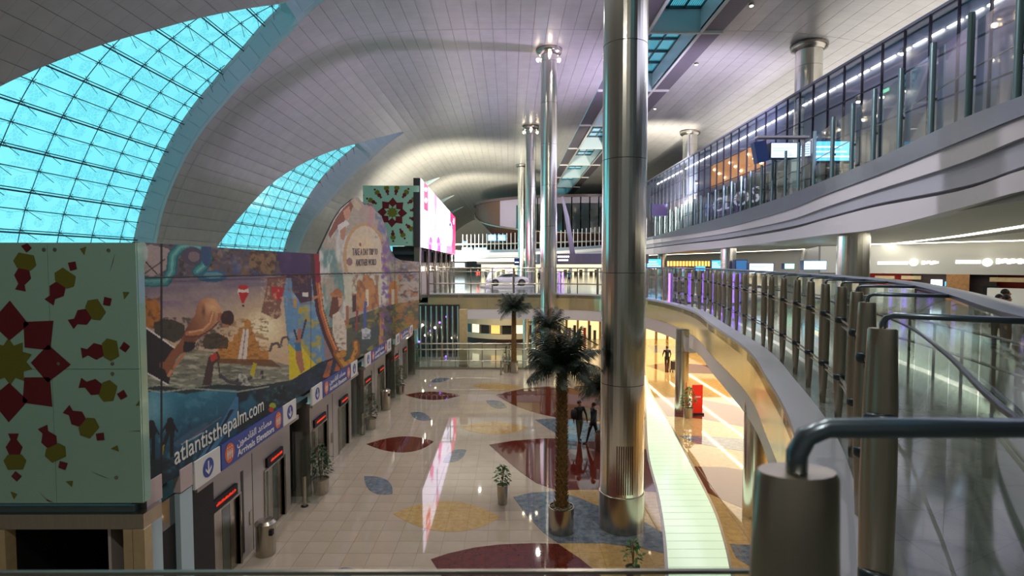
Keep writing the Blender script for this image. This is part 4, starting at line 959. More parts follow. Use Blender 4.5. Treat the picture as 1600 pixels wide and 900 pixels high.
# ================================================================ BRIDGE AND MEZZANINE DECK
EDGE = cr([Vector(p + (0,)) for p in [(-6.6, 44), (-2, 44), (3, 43.8), (6.6, 42.2), (8.8, 39.2), (9.6, 35.5), (9.7, 31.5), (9.3, 27), (8.17, 21.9), (6.78, 15.4), (5.44, 11.3), (4.34, 8.24), (3.3, 6), (2.1, 3.9), (1.15, 2.4), (.4, 1.42)]], 8)
poly = [Vector((p.x, p.y)) for p in EDGE] + [Vector(p) for p in [(-8, 1.4), (-8, YN), (44, YN), (44, 168), (-13, 168), (-13, 44)]]
def slab(name, poly, z0, z1, m, kind='structure'):
    p3 = [Vector((p.x, p.y, z0)) for p in poly]
    if sum(a.x * b.y - b.x * a.y for a, b in zip(poly, poly[1:] + poly[:1])) < 0: p3.reverse()
    return struct(name, MB().prism(p3, (0, 0, z1 - z0)), m)
M_DECK = stone('grey_mezzanine_floor', (104, 108, 104), (122, 126, 120), .1, 2.)
slab('floor_mezzanine', poly, 4.75, 5.0, M_DECK)
EI = offset(EDGE, -.0)
inn = offset(EDGE, -.45)
M_SOFF = mat('cream_soffit', (206, 198, 176), .5)
slab('ceiling_lower', [Vector((p.x, p.y)) for p in inn] + poly[len(EDGE):], 4.22, 4.3, M_SOFF)
fa = thing('bridge_fascia', 'curved fascia of rippled gold mirror panels over a pale lilac band edging the mezzanine', 'fascia', (8, 22, 3), kind='thing')
M_GOLDM = mat('rippled_gold_mirror', (226, 214, 172), .2, .8, bump=.5, bscale=.9)
rs = resample(EDGE, 1.9)
n = int(len(EDGE) / 1)
L = [0]
for a, b in zip(EDGE, EDGE[1:]): L.append(L[-1] + (b - a).length)
def sub(path, L, s0, s1):
    out = [];
    def at(s):
        j = max(0, min(len(L) - 2, int(np.searchsorted(L, s)) - 1)); t = (s - L[j]) / max(1e-9, L[j + 1] - L[j]); return path[j].lerp(path[j + 1], min(max(t, 0), 1))
    out.append(at(s0)); out += [p for p, l in zip(path, L) if s0 + .02 < l < s1 - .02]; out.append(at(s1)); return out
s = 0; 
while s < L[-1] - .1:
    e = min(s + 2.4, L[-1]); pp = sub(EDGE, L, s, e - .012)
    MB().sweep(pp, [(.0, 3.82), (.0, 5.08), (-.06, 5.08), (-.06, 3.82)]).build('mirror_panel', M_GOLDM, fa)
    s = e
fas2 = [(-.12, 3.8), (-.06, 3.84), (-.02, 3.84), (-.02, 3.78), (-.35, 3.0), (-.5, 3.0), (-.5, 4.3), (-.42, 4.3), (-.42, 3.1)]
MB().sweep(EDGE, [(-.02, 3.82), (-.12, 3.0), (-.5, 3.0), (-.5, 4.3), (-.4, 4.3), (-.4, 3.82)]).build('pale_band', M_FASCIA, fa, 30)
MB().sweep(EDGE, [(.02, 5.0), (.02, 5.1), (-.5, 5.1), (-.5, 5.0)]).build('kerb_cap', M_FASCIA2, fa)
# lines of light in the lower ceiling
for x, (ya, yb), lb in ((10.6, (34.5, 47), 'leftmost'), (13.4, (27, 60), 'second'), (15.8, (22, 60), 'third'), (18.9, (20, 60), 'rightmost')):
    t = thing('linear_ceiling_light', 'long warm line of light in the lower ceiling, %s of four' % lb, 'ceiling light', (x, (ya + yb) / 2, 4.2), group='light lines over the lower concourse')
    y = ya
    while y < yb: MB().box(x - .09, x + .09, y, min(y + 2.9, yb), 4.17, 4.2).build('light_tube', M_LIGHTW, t); y += 3.1
    MB().box(x - .14, x + .14, ya - .1, yb + .1, 4.2, 4.225).build('housing', M_WHITE, t)

# ---- far bridge balustrade
fb = thing('bridge_balustrade', 'glass balustrade with steel rails on the far bridge, in front of the white car', 'railing', (0, 43.8, 5))
seg = [p for p in EDGE if p.y > 40.8]; seg = offset(seg, -.18)
for z, r in ((7.15, .05), (6.86, .035), (5.88, .05)):
    MB().tube([Vector((p.x, p.y, z)) for p in seg], r, 8).build('rail', M_STEEL, fb, True)
rs = resample(seg, 1.75)
for i, (a, b) in enumerate(zip(rs, rs[1:])):
    d = (b - a) * .01
    MB().quad(a + d + Vector((0, 0, 5.1)), b - d + Vector((0, 0, 5.1)), b - d + Vector((0, 0, 7.1)), a + d + Vector((0, 0, 7.1))).build('glass_pane', M_GLASS, fb)
    MB().tube([a + Vector((0, 0, 5.08)), a + Vector((0, 0, 7.15))], .045 if i % 4 else .09, 6).build('post', M_STEEL, fb)

# ---- curved right-hand balustrade with leaf-shaped steel posts
cb = thing('curved_balustrade', 'long curving balustrade of leaf shaped steel posts with bent rods, glass and broad handrail', 'railing', (4.5, 6, 5))
ZT = 7.14
near = [P(px, py, Z=ZT) for px, py in [(1379, 513), (1355, 472), (1339, 456), (1315, 448), (1290, 443.5), (1267, 440), (1246, 437), (1225, 434.5), (1206, 432.5)]]
posts = [Vector((.50, .93, 0))] + [Vector((p.x, p.y, 0)) for p in near]
print('near', [(round(p.x, 2), round(p.y, 2)) for p in posts])
farp = [p for p in offset(EDGE, -.62) if 15.8 < p.y < 41]; farp.reverse()
tail = resample([posts[-1]] + [Vector((p.x, p.y, 0)) for p in farp], 1.32)
posts = posts + tail[1:]
PC = cr(posts, 3)
def postmesh():
    m = MB(); prof = [(0, .045), (.25, .06), (.8, .085), (1.25, .09), (1.7, .085), (2.0, .075), (2.13, .072), (2.14, .066)]
    vs = []; n = 16
    for z, w_ in prof:
        for k in range(n): a = 2 * PI * k / n; vs.append((w_ * math.cos(a), w_ * .62 * math.sin(a), z))
    fs = [(i * n + k, i * n + (k + 1) % n, (i + 1) * n + (k + 1) % n, (i + 1) * n + k) for i in range(len(prof) - 1) for k in range(n)]
    fs += [tuple(range(n))[::-1], tuple((len(prof) - 1) * n + k for k in range(n))]
    m.add(vs, fs); return m.mesh('post', M_POST, smooth=35)
M_POST = mat('satin_bronze_steel', (190, 178, 158), .34, 1., noise=.05, nscale=40, stretch=(1, 1, .03))
M_RAIL = mat('satin_rail_steel', (120, 132, 142), .28, .9)
pm = postmesh(); clampm = MB().lathe([(.07, -.05), (.085, -.03), (.085, .03), (.07, .05)], (0, 0), 12).mesh('rod_clamp', M_DARKSTEEL, smooth=True)
base = wl(cb)
for i, p in enumerate(posts):
    a = posts[max(i - 1, 0)]; b = posts[min(i + 1, len(posts) - 1)]; t = (b - a).normalized(); ang = math.atan2(t.y, t.x) + PI / 2
    if i == 0: ang = 0
    o = link('post', pm, cb, Vector((p.x, p.y, 5.0)) - base); o.rotation_euler = (0, 0, ang)
    inward = Vector((t.y, -t.x, 0))
    if i < 24:
        for z in (6.62, 5.72): c = link('rod_clamp', clampm, cb, Vector((p.x, p.y, z)) - base); 
        h = p + inward * .62
        if i == 0: h = Vector((1.45, .93, 0)); inward = Vector((1, 0, 0))
        q = Vector((p.x, p.y, 0)); r_ = .018
        MB().tube([q + Vector((0, 0, ZT - .02)), q + Vector((0, 0, ZT + .03)), q + inward * .015 + Vector((0, 0, ZT + .06)), q + inward * .05 + Vector((0, 0, ZT + .075)), Vector((h.x, h.y, ZT + .075))], r_, 10).build('bent_rod', M_RAIL, cb, True)
HR = [Vector((3.1, .2, 0)), Vector((2.35, 1.5, 0))] + [p + (lambda t: Vector((t.y, -t.x, 0)) * .62)((posts[min(i + 1, len(posts) - 1)] - posts[max(i - 1, 0)]).normalized()) for i, p in enumerate(posts) if i > 0]
HRc = cr(HR, 5)
MB().sweep([Vector((p.x, p.y, 7.2)) for p in HRc], [(-.02, 0), (-.02, .03), (.05, .055), (.14, .055), (.2, .03), (.2, 0), (.14, -.02), (.05, -.02)]).build('handrail', M_RAIL, cb, 40)
for z, rr in ((6.62, .02), (6.54, .02), (5.72, .02), (5.64, .02)):
    MB().tube([Vector((p.x, p.y, z)) for p in PC[3:]], rr, 6).build('rod', M_STEEL, cb, True)
MB().tube([Vector((p.x, p.y, 6.68)) for p in HRc], .022, 8).build('rod', M_DARKSTEEL, cb, True)
for a, b in zip(HR, HR[1:]):
    nseg = max(1, round((b - a).length / 1.1))
    for k in range(nseg):
        c, d = a.lerp(b, k / nseg + .006), a.lerp(b, (k + 1) / nseg - .006)
        MB().quad(c + Vector((0, 0, 5.05)), d + Vector((0, 0, 5.05)), d + Vector((0, 0, 7.17)), c + Vector((0, 0, 7.17))).build('glass_pane', M_GLASSG, cb)
# inner shopping-side balustrade glimpsed through the glass
ib = thing('inner_balustrade', 'second glass balustrade on the far side of the curved walkway, seen through the first', 'railing', (8, 8, 5))
path = cr([Vector(p + (0,)) for p in [(5.4, 1.0), (6.2, 3.0), (7.4, 6), (8.6, 9), (9.8, 13), (10.8, 18)]], 4)
for z in (6.15, 5.6): MB().tube([Vector((p.x, p.y, z)) for p in path], .03, 6).build('rail', M_STEEL, ib, True)
rs = resample(path, 1.2)
for a, b in zip(rs, rs[1:]):
    MB().quad(a + Vector((0, 0, 5.05)), b + Vector((0, 0, 5.05)), b + Vector((0, 0, 6.1)), a + Vector((0, 0, 6.1))).build('glass_pane', M_GLASSG, ib)
    MB().tube([a + Vector((0, 0, 5)), a + Vector((0, 0, 6.15))], .03, 6).build('post', M_STEEL, ib)
# near rail at the photographer's edge
nb = thing('near_glass_barrier', 'thin steel topped glass barrier crossing the very bottom of the view', 'railing', (-.3, 1.3, 5))
zr = P(600, 892, Y=1.3).z; x0, x1 = P(150, 893, Y=1.3).x, P(1172, 893, Y=1.3).x
MB().box(-2.5, x1, 1.295, 1.306, zr - .008, zr + .001).build('top_rail', M_STEEL, nb)
for k in range(5):
    a = -2.5 + (x1 + 2.5) * k / 5; MB().box(a + .003, a + (x1 + 2.5) / 5 - .003, 1.296, 1.304, 5.02, zr - .008).build('glass_pane', M_GLASS, nb)

# ================================================================ UPPER GALLERY
GT = [(1600, 144, 176, 209, 253, 262, 296, 12.0), (1490, 188, 222, 255, 291, 299, 326, 14.6), (1360, 250, 276, 298, 318, 324, 359, 20.4), (1287, 281, 304, 323, 338, 343, 367, 24.8), (1220, 308, 331, 346, 356, 361, 376, 32.8),
      (1131, 338, 356, 364.5, 372, 375, 387, 46.4), (1075, 354, 366, 373, 379, 381, 392, 58), (1020, 369, 373.5, 380.5, 386, 387.5, 397.5, 74), (950, 382, 386, 391, 396, 397.5, 403.5, 80), (850, 388, 393, 397, 401, 402, 407, 88), (740, 391, 395, 399, 403, 404, 408, 95), (690, 391.5, 395, 399, 403, 404, 408, 97)]
GP = []
for px, *lv, Y in GT: GP.append((P(px, 400, Y=Y).x, Y, [P(px, v, Y=Y).z for v in lv]))
z0s = GP[0][2]; GP = [(9.9, -8, z0s), (10.2, 2, z0s), (10.6, 8, z0s)] + GP
xy = cr([Vector((g[0], g[1], 0)) for g in GP], 5); zz = [cr([Vector((g[2][k], 0, 0)) for g in GP], 5) for k in range(6)]
def band(name, k0, k1, inset, m, parent, thick=.25, ztop=None):
    po = offset(xy, -inset) if False else offset(xy, inset); pi_ = offset(xy, inset + thick); mb = MB(); n = len(xy); vs = []
    for i in range(n):
        zt_, zb_ = zz[k0][i].x, zz[k1][i].x
        vs += [(po[i].x, po[i].y, zt_), (po[i].x, po[i].y, zb_), (pi_[i].x, pi_[i].y, zb_), (pi_[i].x, pi_[i].y, zt_)]
    fs = [(i * 4 + k, i * 4 + (k + 1) % 4, (i + 1) * 4 + (k + 1) % 4, (i + 1) * 4 + k) for i in range(n - 1) for k in range(4)] + [(0, 1, 2, 3), tuple((n - 1) * 4 + k for k in (3, 2, 1, 0))]
    mb.add(vs, fs); return mb.build(name, m, parent)
ge = thing('gallery_edge', 'sweeping white stepped edge of the upper gallery with dark slot and steel lip', 'gallery edge', (17, 25, 10), kind='thing')
band('steel_lip', 0, 1, 0, mat('lilac_steel', (150, 156, 170), .3, .8), ge); band('white_band', 1, 2, .08, M_FASCIA, ge); band('grey_band', 2, 3, .2, M_FASCIA2, ge); band('dark_slot', 3, 4, .4, M_DARK, ge); band('white_band', 4, 5, .05, M_FASCIA, ge, .5)
inn = offset(xy, .3)
gpoly = [Vector((p.x, p.y)) for p in inn] + [Vector(p) for p in [(-12, 156), (-12, 172), (44, 172), (44, YN)]]
slab('floor_gallery', gpoly, 10.8, 11.0, M_DECK)
slab('ceiling_mezzanine', gpoly, 8.95, 9.1, mat('mezzanine_soffit', (200, 196, 182), .5))
gb = thing('gallery_balustrade', 'row of tall teal grey tubular posts with glass along the upper gallery edge', 'railing', (17, 25, 11))
ins = offset(xy, .18)
def at_px(px):
    best = None
    for a, b, za, zb in zip(ins, ins[1:], zz[0], zz[0][1:]):
        d = ray(px, 412); k = d.x / d.y; fa_, fb_ = a.x - k * a.y, b.x - k * b.y
        if fa_ * fb_ <= 0 and a.y > 5: t = fa_ / (fa_ - fb_); q = a.lerp(b, t); q.z = za.x + (zb.x - za.x) * t; return q
pp = [at_px(px) for px in [1668, 1578, 1504, 1447, 1399, 1359, 1326, 1296, 1268, 1244, 1224, 1204, 1187, 1171, 1156, 1141, 1129, 1116, 1105, 1094, 1084, 1074, 1064, 1055, 1046, 1038, 1030, 1023]]
pp = [q for q in pp if q]
extra = [Vector((q.x, q.y, z.x)) for q, z in zip(ins, zz[0]) if q.y > 75]
ex = resample(extra, .8)
for i, q in enumerate(pp + ex[:44]):
    MB().tube([q + Vector((0, 0, -.5)), q + Vector((0, 0, 2.75))], .085 if q.y < 75.5 else .06, 12).build('tube_post', M_TEAL if q.y < 75.5 else M_FASCIA2, gb, 40)
pp2 = [q + Vector((0, 0, .05)) for q in pp]
for a, b in zip(pp2, pp2[1:]):
    o_ = Vector((.12, 0, 0)); MB().quad(a + o_, b + o_, b + o_ + Vector((0, 0, 2.5)), a + o_ + Vector((0, 0, 2.5))).build('glass_pane', M_GLASS, gb)
    MB().tube([a + o_ + Vector((.1, 0, 1.35)), b + o_ + Vector((.1, 0, 1.35))], .025, 6).build('hand_rail', M_STEEL, gb)
    c = a + Vector((.06, 0, 1.0)); MB().box(c.x - .06, c.x + .08, c.y - .03, c.y + .03, c.z, c.z + .08).build('clamp', M_STEEL, gb)
# glass curtain wall of the gallery lounge
XC = 20.5; cw = thing('gallery_curtain_wall', 'tall gridded glass curtain wall with slim dark mullions behind the gallery balustrade', 'glass wall', (XC, 45, 11), kind='thing')
zrow = [11.2, 13.3, 15.3, 17.4, 19.55]; yrow = [16.7 + 1.7 * k for k in range(38)]
for y0, y1 in zip(yrow, yrow[1:]):
    for z0, z1 in zip(zrow, zrow[1:]):
        MB().quad((XC, y0 + .02, z0 + .02), (XC, y1 - .02, z0 + .02), (XC, y1 - .02, z1 - .02), (XC, y0 + .02, z1 - .02)).build('glass_pane', M_GLASSW, cw)
M_MULL = mat('plum_mullion', (62, 60, 76), .4, .5)
for y in yrow: MB().box(XC - .08, XC + .04, y - .03, y + .03, 11.0, 19.6).build('mullion', M_MULL, cw)
for z in zrow[1:]: MB().box(XC - .06, XC + .04, yrow[0], yrow[-1], z - .03, z + .03).build('transom', M_MULL, cw)
wi = MB(); wi.box(XC + .6, XC + .75, 14, 90, 15.3, 19.5); wi.box(XC - .05, 40, 14, 90, 19.6, 19.75)
lw = thing('lounge_wall', 'pale blue grey inner wall behind the gallery glass with a dashed line of light', 'wall', (XC + .7, 45, 11), kind='thing')
wi.build('wall_surface', mat('lounge_blue_grey', (140, 146, 166), .5), lw)
MB().box(XC + .6, XC + .8, 14, 90, 11, 15.3).build('wall_surface', mat('lounge_beige', (150, 144, 140), .5), lw)
y = 18.
while y < 78: MB().box(XC + .5, XC + .58, y, y + .85, 18.78, 18.86).build('light_dash', M_LIGHT, lw); y += 1.1
MB().box(XC + .5, XC + .59, 45, 57, 15.4, 17.7).build('orange_panel', mat('orange_panel', (206, 140, 70), .5, emis=.25, ecol=(230, 150, 80)), lw)
for k in range(9): MB().lathe([(.02, 0), (.11, .07), (.02, .2)], (XC + .42, 45.6 + k * 1.3), 8).build('pendant_lamp', M_LAMP, lw).location.z = 15.8 + (k % 3) * .6
for (ya, yb, za, zb, mm) in ((44.5, 58, 12.4, 14.9, M_DARK), (32.5, 43.6, 11.1, 13.6, mat('brown_shopfront', (92, 78, 68), .3)), (24, 32, 11.1, 13.5, mat('grey_glazed_front', (120, 122, 126), .3)), (60, 66, 11.1, 15, M_WHITE)):
    MB().box(XC + .45, XC + .59, ya, yb, za, zb).build('shopfront_panel', mm, lw)
for k, y in enumerate((33, 35.5, 38, 40.5, 43)): MB().tube([(XC + .4, y, 11), (XC + .4, y, 13.8)], .1, 8).build('shopfront_pier', M_FASCIA, lw)
text('shop_letters', 'CLOS', 1.9, (XC + .43, 56.2, 12.75), (0, -1, 0), (0, 0, 1), mat('pale_lettering', (200, 196, 206), .4, emis=.5), lw, .03, fit=10.5)
for (px0, py0, px1, py1, Y) in ((1183, 246, 1190, 252, 46), (1375, 137, 1386, 143, 27)): pass
ex = thing('exit_sign', 'small glowing green exit sign seen through the gallery glass wall', 'sign', (XC + .3, 30.5, 17)); a, b = P(1377, 147, X=XC + .3), P(1389, 137, X=XC + .3)
MB().box(XC + .25, XC + .32, b.y, a.y, a.z, b.z).build('sign_box', mat('exit_green', (90, 190, 140), .4, emis=1.0, ecol=(120, 230, 170)), ex)
for k, (px, py, lb) in enumerate(((1410, 84, 'glowing spotlight cluster behind the gallery glass, uppermost'), (1378, 152, 'glowing spotlight below the green exit sign'), (1341, 159, 'glowing spotlight left of the exit sign'), (1411, 143, 'small glowing spotlight right of the exit sign'), (1088, 286, 'lone glowing spotlight over the dark shop sign'))):
    q = P(px, py, X=XC + .35); t = thing('spotlight', lb, 'lamp', q); 
    MB().lathe([(.04, q.z + .1), (.12, q.z), (.1, q.z - .06)], (q.x, q.y), 8).build('lamp_glass', M_LAMP, t); MB().lathe([(.13, q.z + .02), (.14, q.z + .3)], (q.x, q.y), 8).build('housing', M_STEEL, t)
# flight screens
def screen(px0, py0, px1, py1, Y, label, m, frame=M_NAVY, rows=5, depth=.5, pole=True, name='flight_screen', cat='screen', rowm=None):
    a, b = P(px0, py1, Y=Y), P(px1, py0, Y=Y)
    t = thing(name, label, cat, ((a.x + b.x) / 2, Y, a.z)); e = (b.z - a.z) * .06
    MB().box(a.x - e, b.x + e, Y, Y + depth, a.z - e, b.z + e).build('casing', frame, t); MB().box(a.x, b.x, Y - .02, Y, a.z, b.z).build('display', m, t)
    if rows:
        g = MB(); H = (b.z - a.z) / (rows + 1)
        for k in range(rows): g.box(a.x + e, b.x - e - (k % 3) * (b.x - a.x) * .15, Y - .024, Y - .02, a.z + H * (k + .7), a.z + H * (k + 1.0))
        g.build('display_lines', rowm or M_SCREENB, t)
    return t
t = screen(1205, 224, 1245, 246, 33, 'white flight screen in a blue casing over the gallery posts', M_SCREENW); 
q = P(1190, 240, Y=33); MB().prism([P(1178, 222, Y=33.5), P(1197, 219, Y=33), P(1202, 250, Y=33), P(1184, 255, Y=33.5)], (0, .5, 0)).build('side_screen_casing', M_NAVY, t)
a, b = P(1182, 216, Y=33.2), P(1262, 216, Y=33.2); MB().box(a.x, b.x, 33, 33.5, a.z, a.z + .12).build('canopy_bar', M_FASCIA, t); MB().tube([P(1254, 212, Y=33.3), P(1254, 262, Y=33.3)], .12, 8).build('pole', M_FASCIA, t)
screen(1271, 221, 1335, 251, 30.5, 'wide glowing blue information screen beside the white one', mat('cyan_screen', (90, 190, 240), .4, emis=1.1, ecol=(95, 195, 245)), rows=3, rowm=M_SCREENW)
screen(1020, 320, 1042, 336, 60, 'small dark flight screen unit at far end of gallery', mat('plum_screen', (70, 54, 100), .4), rows=0)

# ================================================================ MEZZANINE SHOPS (right)
lt = thing('cove_light', 'long bright line of light in the soffit above the mezzanine shops', 'ceiling light', (25, 32, 9), group='soffit light lines')
pth = cr([Vector(p + (8.93,)) for p in [(13.2, 8), (19.8, 20.9), (25, 32), (28.6, 44), (29, 60), (25.4, 85), (18, 120)]], 6)
MB().sweep(pth, [(-.22, 0), (-.22, .02), (.22, .02), (.22, 0)]).build('diffuser', M_LIGHT, lt)
MB().sweep(offset(pth, 1.1), [(-.3, 0.0), (-.3, .02), (.3, .02), (.3, 0)]).build('vent_slot', M_DARK, lt)
pth2 = [Vector(p + (8.93,)) for p in [(33.5, 31), (26.4, 40.5)]]
l2 = thing('cove_light', 'thin line of light right above the white shop fascia', 'ceiling light', (30, 36, 9), group='soffit light lines'); MB().sweep(pth2, [(-.1, -.03), (-.1, .02), (.1, .02), (.1, -.03)]).build('diffuser', M_LIGHT, l2)
sf = thing('shop_fascia', 'white shop fascia with two rows of glowing signs above red food counters', 'shop front', (30, 38, 5), kind='thing')
A_, B_ = Vector((36, 28.9, 0)), Vector((24.9, 43.8, 0)); T_ = (B_ - A_).normalized(); N_ = Vector((-T_.y, T_.x, 0)); N_ = N_ if N_.dot(Vector((-1, -1, 0))) > 0 else -N_
def onshop(px, py, off=0.):
    d = ray(px, py); n = N_; o0 = A_ + N_ * off; s_ = (o0 - Vector((0, 0, 0))).dot(n) / Vector((d.x, d.y, 0)).dot(n); return Vector((d.x * s_, d.y * s_, CAMZ + d.z * s_))
def shopbox(name, px0, px1, py0, py1, m, off, thick, parent=sf, zfix=None):
    a, b = onshop(px0, py1, off), onshop(px1, py0, off); z0, z1 = onshop((px0 + px1) / 2, py1, off).z, onshop((px0 + px1) / 2, py0, off).z
    if zfix: z0, z1 = zfix
    return MB().prism([Vector((a.x, a.y, z0)), Vector((b.x, b.y, z0)), Vector((b.x, b.y, z1)), Vector((a.x, a.y, z1))], -N_ * thick).build(name, m, parent)
shopbox('fascia_board', 1292, 1720, 0, 0, mat('fascia_white', (172, 172, 168), .4), 0, .4, zfix=(6.78, 8.95))
shopbox('back_wall', 1292, 1720, 0, 0, M_REDW, -2.2, .1, zfix=(5, 6.9))
for a, b, m, off in ((1292, 1330, M_WALL, -.2), (1330, 1392, M_REDW, -1), (1440, 1494, M_WOOD, -.1), (1494, 1531, M_OAK, .1), (1395, 1438, M_REDW, -.5), (1531, 1575, M_WOOD, -1.2)): shopbox('wall_panel', a, b, 0, 0, m, off, .1, zfix=(5, 6.78))
shopbox('tv_screen', 1536, 1562, 447, 458, M_BLACK, -1.0, .1)
shopbox('menu_board', 1454, 1472, 437, 450, M_SCREENW, .0, .08); shopbox('menu_board', 1476, 1491, 440, 447, M_SCREENB, .0, .06)
for a, b, y0, y1 in ((1367, 1398, 431, 435.5), (1408, 1439, 431, 436.5), (1546, 1640, 434, 441)): shopbox('cream_sign_board', a, b, y0, y1, M_GOLD, .1, .08)
shopbox('counter', 1560, 1700, 0, 0, M_SIGNW, .9, .5, zfix=(5, 5.95)); shopbox('counter', 1300, 1440, 0, 0, M_SIGNW, .9, .5, zfix=(5, 5.95))
M_GLOWW = mat('lit_sign_white', (255, 255, 250), .4, emis=1.0, ecol=(255, 252, 240))
def blobsign(px0, px1, py0, py1, n, kind):
    for k in range(n):
        a = px0 + (px1 - px0) * k / n; b = a + (px1 - px0) / n * (.78 if kind == 0 else 1.05)
        shopbox('sign_letter', a, b, py0 + (k % 2) * (0 if kind == 0 else 1.2), py1 - ((k * 7) % 3) * (.0 if kind == 0 else .9), M_GLOWW, .06, .05)
blobsign(1371, 1419, 409, 413.5, 13, 0); blobsign(1440, 1466, 407.5, 413.5, 6, 1); blobsign(1493, 1533, 406.5, 412, 9, 0); blobsign(1556, 1602, 404, 412.5, 8, 1)
for px in (1428, 1543):
    c = onshop(px, 410, .06); MB().prism([c + T_ * .26 * math.cos(k * PI / 8) + Vector((0, 0, .26 * math.sin(k * PI / 8))) for k in range(16)], N_ * .06).build('round_sign', M_GLOWW, sf)
    c2 = c + N_ * .3 + Vector((0, 0, .5)); spot('sign_spot', c2 + Vector((0, 0, .6)), c + Vector((0, 0, -.4)), 16, (1, .95, .8), 90)
# back wall beyond, with screens
wl2 = MB()
bw = [(24.9, 43.8), (31, 58), (30, 90), (25, 120), (18, 150), (-13, 166)]
for a, b in zip(bw, bw[1:]): d = (Vector(b) - Vector(a)).normalized(); nn = Vector((d.y, -d.x)) * .3; wl2.add([(a[0], a[1], 5), (b[0], b[1], 5), (b[0] + nn.x, b[1] + nn.y, 5), (a[0] + nn.x, a[1] + nn.y, 5), (a[0], a[1], 9), (b[0], b[1], 9), (b[0] + nn.x, b[1] + nn.y, 9), (a[0] + nn.x, a[1] + nn.y, 9)], [(0, 3, 2, 1), (4, 5, 6, 7), (0, 1, 5, 4), (1, 2, 6, 5), (2, 3, 7, 6), (3, 0, 4, 7)])
struct('wall_mezzanine', wl2, mat('mezzanine_back_wall', (120, 122, 124), .4))
screen(1171, 412, 1208, 427, 44, 'glowing white map screen with pale blue lines left of the curved blue light box', M_SCREENW, rows=3)
screen(1150, 407, 1167, 427, 48, 'tall dim blue poster board left of the map screen', mat('dim_blue', (40, 90, 140), .4, emis=.4, ecol=(50, 110, 170)), rows=0)
screen(1256, 408, 1291, 421, 40, 'pale curved blue light box sign beside the mirror column', mat('pale_blue_lightbox', (190, 235, 255), .4, emis=1.7, ecol=(160, 225, 250)), rows=0, name='light_box_sign', cat='sign')
screen(1226, 412, 1241, 420, 46, 'small green and white glowing exit sign on the mezzanine', mat('green_lightbox', (150, 240, 190), .4, emis=1.2, ecol=(150, 240, 190)), rows=1, name='exit_sign', cat='sign', rowm=M_SCREENW)
screen(1087, 416, 1102, 423, 62, 'tiny pale blue screen over the distant orange shop', M_SCREENB, rows=1, rowm=M_SCREENW)
screen(1112, 407, 1126, 420, 66, 'small blue wall of screens beside the middle mezzanine column', M_SCREENB, rows=3, rowm=M_SCREENW)
screen(1011, 405, 1033, 419, 72, 'curved blue bank of check-in screens at far mezzanine', M_SCREENB, rows=3, rowm=M_SCREENW)
a, b = P(1046, 416, Y=70), P(1110, 408, Y=70); oc = thing('orange_shop', 'distant shop with an amber lit ribbed ceiling on the mezzanine', 'shop', (a.x, 70, 5), kind='thing')
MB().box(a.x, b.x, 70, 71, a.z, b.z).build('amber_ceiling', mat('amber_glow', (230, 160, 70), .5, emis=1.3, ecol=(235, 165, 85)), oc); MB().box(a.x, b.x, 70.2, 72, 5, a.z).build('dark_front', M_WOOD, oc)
for k in range(14): x = a.x + (b.x - a.x) * k / 13; MB().box(x - .04, x + .04, 69.9, 70, a.z, b.z).build('ceiling_rib', M_OAK, oc)

# ================================================================ FAR END: oval restaurant, canopy, screens
ov = thing('oval_restaurant', 'dark wood oval pavilion with glass front hanging above the far concourse', 'pavilion', (16, 118, 12), kind='thing')
cx, cy, ra, rb2 = 16.2, 118, 23.4, 18; nn = 72; zt = 19.7
def ovp(a, k=1., z=0): return Vector((cx + ra * k * math.cos(a), cy + rb2 * k * math.sin(a), z))
def zbot(a): s_ = -math.sin(a); return 18.3 - 5.2 * max(0, s_) ** .8
for nm, m, a0, a1 in (('wood_cladding', M_WOOD, 1.0 * PI, 1.22 * PI), ('grey_panel', mat('grey_lilac_panel', (96, 90, 108), .4), 1.22 * PI, 1.28 * PI), ('wood_cladding', M_WOOD, 0 * PI, 1.0 * PI)):
    mb = MB(); k = 10 if a1 - a0 < 1 else 36
    for i in range(k):
        p, q = a0 + (a1 - a0) * i / k, a0 + (a1 - a0) * (i + 1) / k; mb.quad(ovp(p, 1, zbot(p)), ovp(q, 1, zbot(q)), ovp(q, 1, zt), ovp(p, 1, zt))
    mb.build(nm, m, ov)
k = 30
for i in range(k):
    p, q = (1.28 + .67 * i / k) * PI, (1.28 + .67 * (i + 1) / k - .003) * PI
    MB().quad(ovp(p, 1, zbot(p)), ovp(q, 1, zbot(q)), ovp(q, 1, zt - 1.1), ovp(p, 1, zt - 1.1)).build('glass_pane', M_DARKGLASS, ov)
    MB().quad(ovp(p, 1.003, zt - 1.1), ovp(q, 1.003, zt - 1.1), ovp(q, 1.003, zt), ovp(p, 1.003, zt)).build('head_panel', mat('grey_lilac_panel', (96, 90, 108), .4), ov)
mb = MB(); fan = [ovp(2 * PI * i / nn, 1.02, zt) for i in range(nn)]; mb.prism(fan, (0, 0, .5)); mb.build('roof_rim', mat('dark_rim', (48, 38, 42), .3), ov)
mb = MB(); 
for i in range(nn):
    p, q = 2 * PI * i / nn, 2 * PI * (i + 1) / nn; mb.quad(ovp(p, 1.0, zbot(p)), ovp(q, 1.0, zbot(q)), ovp(q, .82, zbot(q) - 4.2), ovp(p, .82, zbot(p) - 4.2)); 
mb.build('raking_underside', M_WOOD, ov)
mb = MB(); mb.tube([ovp(PI * (1 + i / 40), 1.01, zbot(PI * (1 + i / 40))) for i in range(41)], .16, 6); mb.build('steel_rim', M_STEEL, ov)
for k in range(12):
    a = (1.62 + .02 * k) * PI; q = ovp(a, 1.01, 15.2 + (k * 7 % 5) * .45); MB().lathe([(.02, q.z - .12), (.12, q.z), (.02, q.z + .12)], (q.x, q.y), 6).build('fairy_lamp', M_LAMP, ov)
